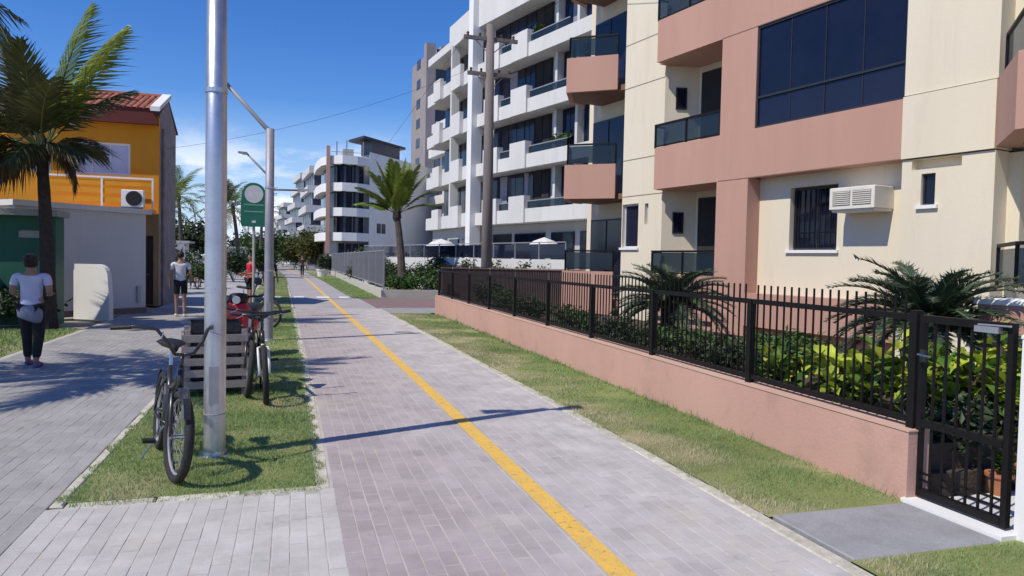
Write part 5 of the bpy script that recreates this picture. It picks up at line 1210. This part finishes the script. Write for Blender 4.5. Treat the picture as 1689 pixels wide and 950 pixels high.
# ------------------------------------------------------------------ red motor scooter
def scooter(loc, rz):
    t = thing('motor_scooter', 'red motor scooter parked behind the slatted litter bin', 'scooter', loc, rz)
    for y in (0, 1.2):
        w_ = link('wheel', None, t); MB().torus((0,y,.23), .18, .055, 'x', 32, 10).build('tyre', rubber, w_, smooth=True); MB().tube([(-.05,y,.23),(.05,y,.23)], .13, 18).build('rim', chrome, w_)
    def loft(name, secs, m, n=12):
        vs = []
        for (y, z, hw, hh) in secs:
            for k in range(n):
                a = 2*math.pi*k/n; vs.append((hw*math.copysign(abs(math.cos(a))**.7, math.cos(a)), y, z+hh*math.copysign(abs(math.sin(a))**.7, math.sin(a))))
        ns_ = len(secs)
        return MB().add(vs, [(i*n+j, i*n+(j+1)%n, (i+1)*n+(j+1)%n, (i+1)*n+j) for i in range(ns_-1) for j in range(n)]+[tuple(range(n-1,-1,-1)), tuple(range((ns_-1)*n, ns_*n))]).build(name, m, t, smooth=True)
    loft('front_apron', [(-.03,.70,.06,.10),(.0,.68,.16,.24),(.06,.64,.20,.34),(.16,.58,.19,.34),(.22,.5,.13,.24)], redp)
    loft('front_mudguard', [(-.20,.42,.05,.03),(-.08,.50,.075,.05),(.1,.48,.07,.05),(.2,.36,.05,.03)], redp)
    loft('floorboard', [(.18,.30,.12,.06),(.5,.28,.16,.05),(.78,.32,.13,.08)], saddlem)
    loft('rear_body', [(.70,.48,.10,.16),(.9,.58,.17,.17),(1.2,.62,.17,.16),(1.45,.66,.10,.08)], redp)
    loft('seat', [(.66,.74,.08,.04),(.85,.78,.14,.06),(1.2,.80,.13,.06),(1.42,.82,.09,.04)], saddlem)
    MB().tube([(0,.0,.23),(0,.10,.62),(0,.16,1.0)], .03, 8).build('steering_column', steeld, t)
    h = loft('headlamp_cowl', [(-.02,.98,.05,.05),(.04,.99,.13,.09),(.14,1.0,.15,.08),(.22,1.0,.08,.05)], saddlem)
    mb = MB(); mb.lathe([(.06,0),(.06,.02)], 16); mb.v = [(x,-.03-z,y+.98) for x,y,z in mb.v]; mb.build('headlight', chrome, t)
    hb = MB().tube([(-.34,.2,1.03),(-.1,.12,1.02),(.1,.12,1.02),(.34,.2,1.03)], .016, 8).build('handlebar', saddlem, t)
    for s_ in (-1,1):
        mr_ = MB().tube([(s_*.2,.15,1.03),(s_*.27,.12,1.22)], .007, 6).build('mirror', saddlem, t)
        b = MB().lathe([(.005,0),(.06,.01),(.06,.025),(.01,.035)], 12); b.v = [(s_*.28+x, .12+z, 1.26+y) for x,y,z in b.v]; b.build('mirror_glass', alu, mr_)
    return t
scooter((-.80, 11.7, 0), R(-8))

# ------------------------------------------------------------------ people
def skin_mesh(name, joints, edges, m, parent, sub=2):
    me = bpy.data.meshes.new(name); me.from_pydata([j[0] for j in joints], edges, []); o = bpy.data.objects.new(name, me); COL.objects.link(o)
    sk = o.modifiers.new('skin', 'SKIN'); sk.use_smooth_shade = True
    for i, j in enumerate(joints):
        r_ = j[1]; me.skin_vertices[0].data[i].radius = r_ if isinstance(r_, tuple) else (r_, r_); me.skin_vertices[0].data[i].use_root = (i == 0)
    ss = o.modifiers.new('sub', 'SUBSURF'); ss.levels = sub; ss.render_levels = sub
    dg = bpy.context.evaluated_depsgraph_get(); ev = o.evaluated_get(dg); nm = bpy.data.meshes.new_from_object(ev)
    bpy.data.objects.remove(o); bpy.data.meshes.remove(me)
    nm.name = name; nm.materials.clear(); nm.materials.append(m); nm.shade_smooth()
    return link(name, nm, parent)
def person(lab, loc, rz, H_=1.7, top=shirtw, sleeves=.55, bottom=blackc, shorts=False, shoes=blackc, hair_long=False, arms='down', stride=.16, extra=None, cap=None, detail=True, wide=1.0):
    """faces local +Y"""
    t = thing('person', lab, 'person', loc, rz); k = H_/1.72
    S_ = lambda *p: tuple(q*k for q in p)
    hl, hr = S_(-.085,0,.90), S_(.085,0,.90); kl, kr = S_(-.09,stride*.55+.03,.48), S_(.09,-stride*.35+.03,.48); al, ar = S_(-.09,stride,.075), S_(.09,-stride,.09)
    tl, tr = S_(-.10,stride+.17,.03), S_(.10,-stride+.16,.03)
    sl, sr = S_(-.185,0,1.40), S_(.185,0,1.40)
    if arms == 'down': el_, er_, wl, wr_ = S_(-.24,-.03,1.13), S_(.24,-.03,1.13), S_(-.25,.07,.88), S_(.25,.06,.88)
    else: el_, er_, wl, wr_ = S_(-.225,-.03,1.13), S_(.225,-.03,1.13), S_(-.15,.21,1.08), S_(.15,.21,1.10)
    J = [(S_(0,0,.96),(.125*k,.10*k)),(S_(0,.01,1.16),(.115*k,.085*k)),(S_(0,.0,1.34),(.135*k,.095*k)),(S_(0,-.01,1.44),.06*k),(S_(0,.0,1.50),.05*k),(S_(0,.015,1.57),(.070*k,.078*k)),(S_(0,.012,1.645),(.074*k,.088*k)),(S_(0,.0,1.70),(.045*k,.055*k)),
         (hl,.085*k),(kl,.058*k),(al,.036*k),(tl,.035*k),(hr,.085*k),(kr,.058*k),(ar,.036*k),(tr,.035*k),
         (sl,.052*k),(el_,.040*k),(wl,.027*k),(sr,.052*k),(er_,.040*k),(wr_,.027*k)]
    Eg = [(0,1),(1,2),(2,3),(3,4),(4,5),(5,6),(6,7),(0,8),(8,9),(9,10),(10,11),(0,12),(12,13),(13,14),(14,15),(2,16),(16,17),(17,18),(2,19),(19,20),(20,21)]
    # hands: palm, four fingers and a thumb on each side
    for wi, sgn in ((18,-1),(21,1)):
        w0 = Vector(J[wi][0]); e0 = Vector(J[wi-1][0]); d = (w0-e0).normalized(); sdv = Vector((0,1,0))-d*d.y; sdv = sdv.normalized() if sdv.length > .1 else Vector((1,0,0))
        base = len(J); J.append((tuple(w0+d*.05*k),(.024*k,.034*k))); Eg.append((wi,base))
        if detail:
            for f, ln in ((-1.5,.07),(-.5,.085),(.5,.08),(1.5,.062)):
                p1 = w0+d*.09*k+sdv*f*.018*k; p2 = p1+d*ln*.55*k; p3 = p2+(d*.8+Vector((-sgn*.6,0,0))).normalized()*ln*.5*k
                n0 = len(J); J += [(tuple(p1),.0095*k),(tuple(p2),.0085*k),(tuple(p3),.007*k)]; Eg += [(base,n0),(n0,n0+1),(n0+1,n0+2)]
            p1 = w0+d*.035*k+sdv*.035*k; p2 = p1+(d+sdv).normalized()*.045*k; n0 = len(J); J += [(tuple(p1),.011*k),(tuple(p2),.008*k)]; Eg += [(base,n0),(n0,n0+1)]
    bd_ = skin_mesh('body', J, Eg, skin1, t, 1 if not detail else 2)
    # face
    for s_ in (-1,1):
        MB().lathe([(.004*k,-.009*k),(.012*k,0),(.004*k,.009*k)], 8, S_(s_*.028,.088,1.625)).build('eye', blackc, bd_)
        b = MB().lathe([(.006*k,-.03*k),(.016*k,0),(.006*k,.03*k)], 8, S_(s_*.078,.0,1.61)); b.build('ear', skin1, bd_)
    MB().add([S_(-.014,.085,1.575),S_(.014,.085,1.575),S_(0,.115,1.58),S_(0,.088,1.625)], [(0,1,2),(0,2,3),(1,3,2),(0,3,1)]).build('nose', skin1, bd_)
    MB().box(*[q*k for q in (-.024,.024,.078,.088,1.545,1.552)]).build('mouth', M('lip', (.25,.09,.08)), bd_)
    # hair
    hb_ = MB(); nu, nv = 14, 9; hv = []
    for iv in range(nv+1):
        ph = math.pi*iv/nv
        for iu in range(nu):
            th = 2*math.pi*iu/nu; x, y, z = math.sin(ph)*math.cos(th), math.sin(ph)*math.sin(th), math.cos(ph)
            fr_ = y > .15 and z < .25
            sc_ = .80 if fr_ else 1.0
            hv.append(S_(.090*x*sc_, -.014+.104*y*sc_, 1.632+.112*max(z, -.62)*((1.55 if hair_long and y < .1 and z < -.2 else 1.0) if not fr_ else .9)))
    hb_.add(hv, [(iv*nu+iu, (iv+1)*nu+iu, (iv+1)*nu+(iu+1)%nu, iv*nu+(iu+1)%nu) for iv in range(nv) for iu in range(nu)])
    ho = hb_.build('hair', hairm, t, smooth=True)
    if hair_long: MB().lathe([(.01*k,.055*k),(.045*k,.04*k),(.058*k,0),(.045*k,-.04*k),(.01*k,-.055*k)], 12, S_(0,-.13,1.66)).build('bun', hairm, ho, smooth=True)
    # shirt
    lf = lambda a, b_, f: tuple(Vector(a).lerp(Vector(b_), f))
    TJ = [(S_(0,.01,1.16),(.138*k,.108*k)),(S_(0,0,.97),(.150*k,.122*k)),(S_(0,0,.90),(.152*k,.124*k)),(S_(0,0,1.33),(.150*k,.112*k)),(S_(0,-.008,1.435),(.075*k,.07*k)),(sl,.062*k),(lf(sl,el_,sleeves),.052*k),(lf(sl,el_,min(1,sleeves+.1)),.052*k),(sr,.062*k),(lf(sr,er_,sleeves),.052*k),(lf(sr,er_,min(1,sleeves+.1)),.052*k)]
    skin_mesh('shirt', TJ, [(0,1),(1,2),(0,3),(3,4),(3,5),(5,6),(6,7),(3,8),(8,9),(9,10)], top, t)
    # trousers or shorts
    if shorts: PJ = [(S_(0,0,.95),(.142*k,.115*k)),(hl,.10*k),(lf(hl,kl,.62),.088*k),(lf(hl,kl,.72),.088*k),(hr,.10*k),(lf(hr,kr,.62),.088*k),(lf(hr,kr,.72),.088*k)]; PE = [(0,1),(1,2),(2,3),(0,4),(4,5),(5,6)]
    else: PJ = [(S_(0,0,.95),(.142*k,.115*k)),(hl,.098*k),(kl,.070*k),(lf(kl,al,.9),.052*k),(hr,.098*k),(kr,.070*k),(lf(kr,ar,.9),.052*k)]; PE = [(0,1),(1,2),(2,3),(0,4),(4,5),(5,6)]
    skin_mesh('shorts' if shorts else 'trousers', PJ, PE, bottom, t)
    for a, tt in ((al,tl),(ar,tr)): skin_mesh('shoe', [((a[0],a[1]-.03*k,.045*k),.045*k),((tt[0],(a[1]+tt[1])/2,.042*k),.044*k),((tt[0],tt[1]+.01,.035*k),.036*k)], [(0,1),(1,2)], shoes, t)
    if extra == 'jacket':   # jacket tied round the hips
        skin_mesh('tied_jacket', [(S_(0,-.02,.97),(.165*k,.135*k)),(S_(0,-.03,.86),(.175*k,.15*k)),(S_(0,-.04,.74),(.17*k,.13*k)),(S_(-.02,-.05,.70),(.165*k,.12*k))], [(0,1),(1,2),(2,3)], denim, t)
    if wide != 1: t.scale = (wide, 1.1, 1)
    return t
person('woman in pale lavender top, grey wrap and black trousers walking on the sidewalk', (-3.55, 11.86, 0), R(-4), 1.60, shirtlav, .5, blackc, False, purplec, True, 'front', .12, 'jacket', wide=1.15)
person('man in white tee shirt and dark shorts walking past the annexe', (-2.83, 20.9, 0), R(10), 1.72, shirtw, .5, blackc, True, M('white_shoe', (.7,.7,.7)), False, 'down', .10)
person('person in red shirt standing beyond the parked scooter', (-1.25, 24.0, 0), R(120), 1.70, redc, .5, blackc, True, blackc, False, 'front', .04)
person('person in dark clothes standing beside the green sign post', (-.75, 26.5, 0), R(200), 1.66, blackc, .8, M('dark_violet_cloth', (.10,.05,.08)), False, blackc, False, 'down', .08)
person('distant person in dark clothes walking on the lane', (.75, 62, 0), R(170), 1.75, M('dark_plum_cloth', (.06,.03,.04)), .6, blackc, False, blackc, False, 'down', .14, None, None, False)
person('distant person in pale clothes far along the sea side walk', (-4.6, 40, 0), R(30), 1.7, shirtw, .5, denim, True, blackc, False, 'down', .10, None, None, False)
person('distant person in blue shirt behind the lamp post', (-3.9, 44, 0), R(190), 1.72, denim, .5, blackc, True, blackc, False, 'down', .10, None, None, False)

# planter box under the rounded bay
pb = thing('planter', 'white planter with dark shrub beside the lane under the coral fin', 'planter', (2.4, 64, 0))
MB().lathe([(.35,0),(.45,.5),(.5,.52),(.5,.6),(.42,.6),(.4,.5)], 14).build('planter_body', brightwhite, pb)
foliage((0,0,1.1), (.55,.55,.6), 500, .12, hedged, pb, 'plant', 300)
bpy.context.view_layer.update()
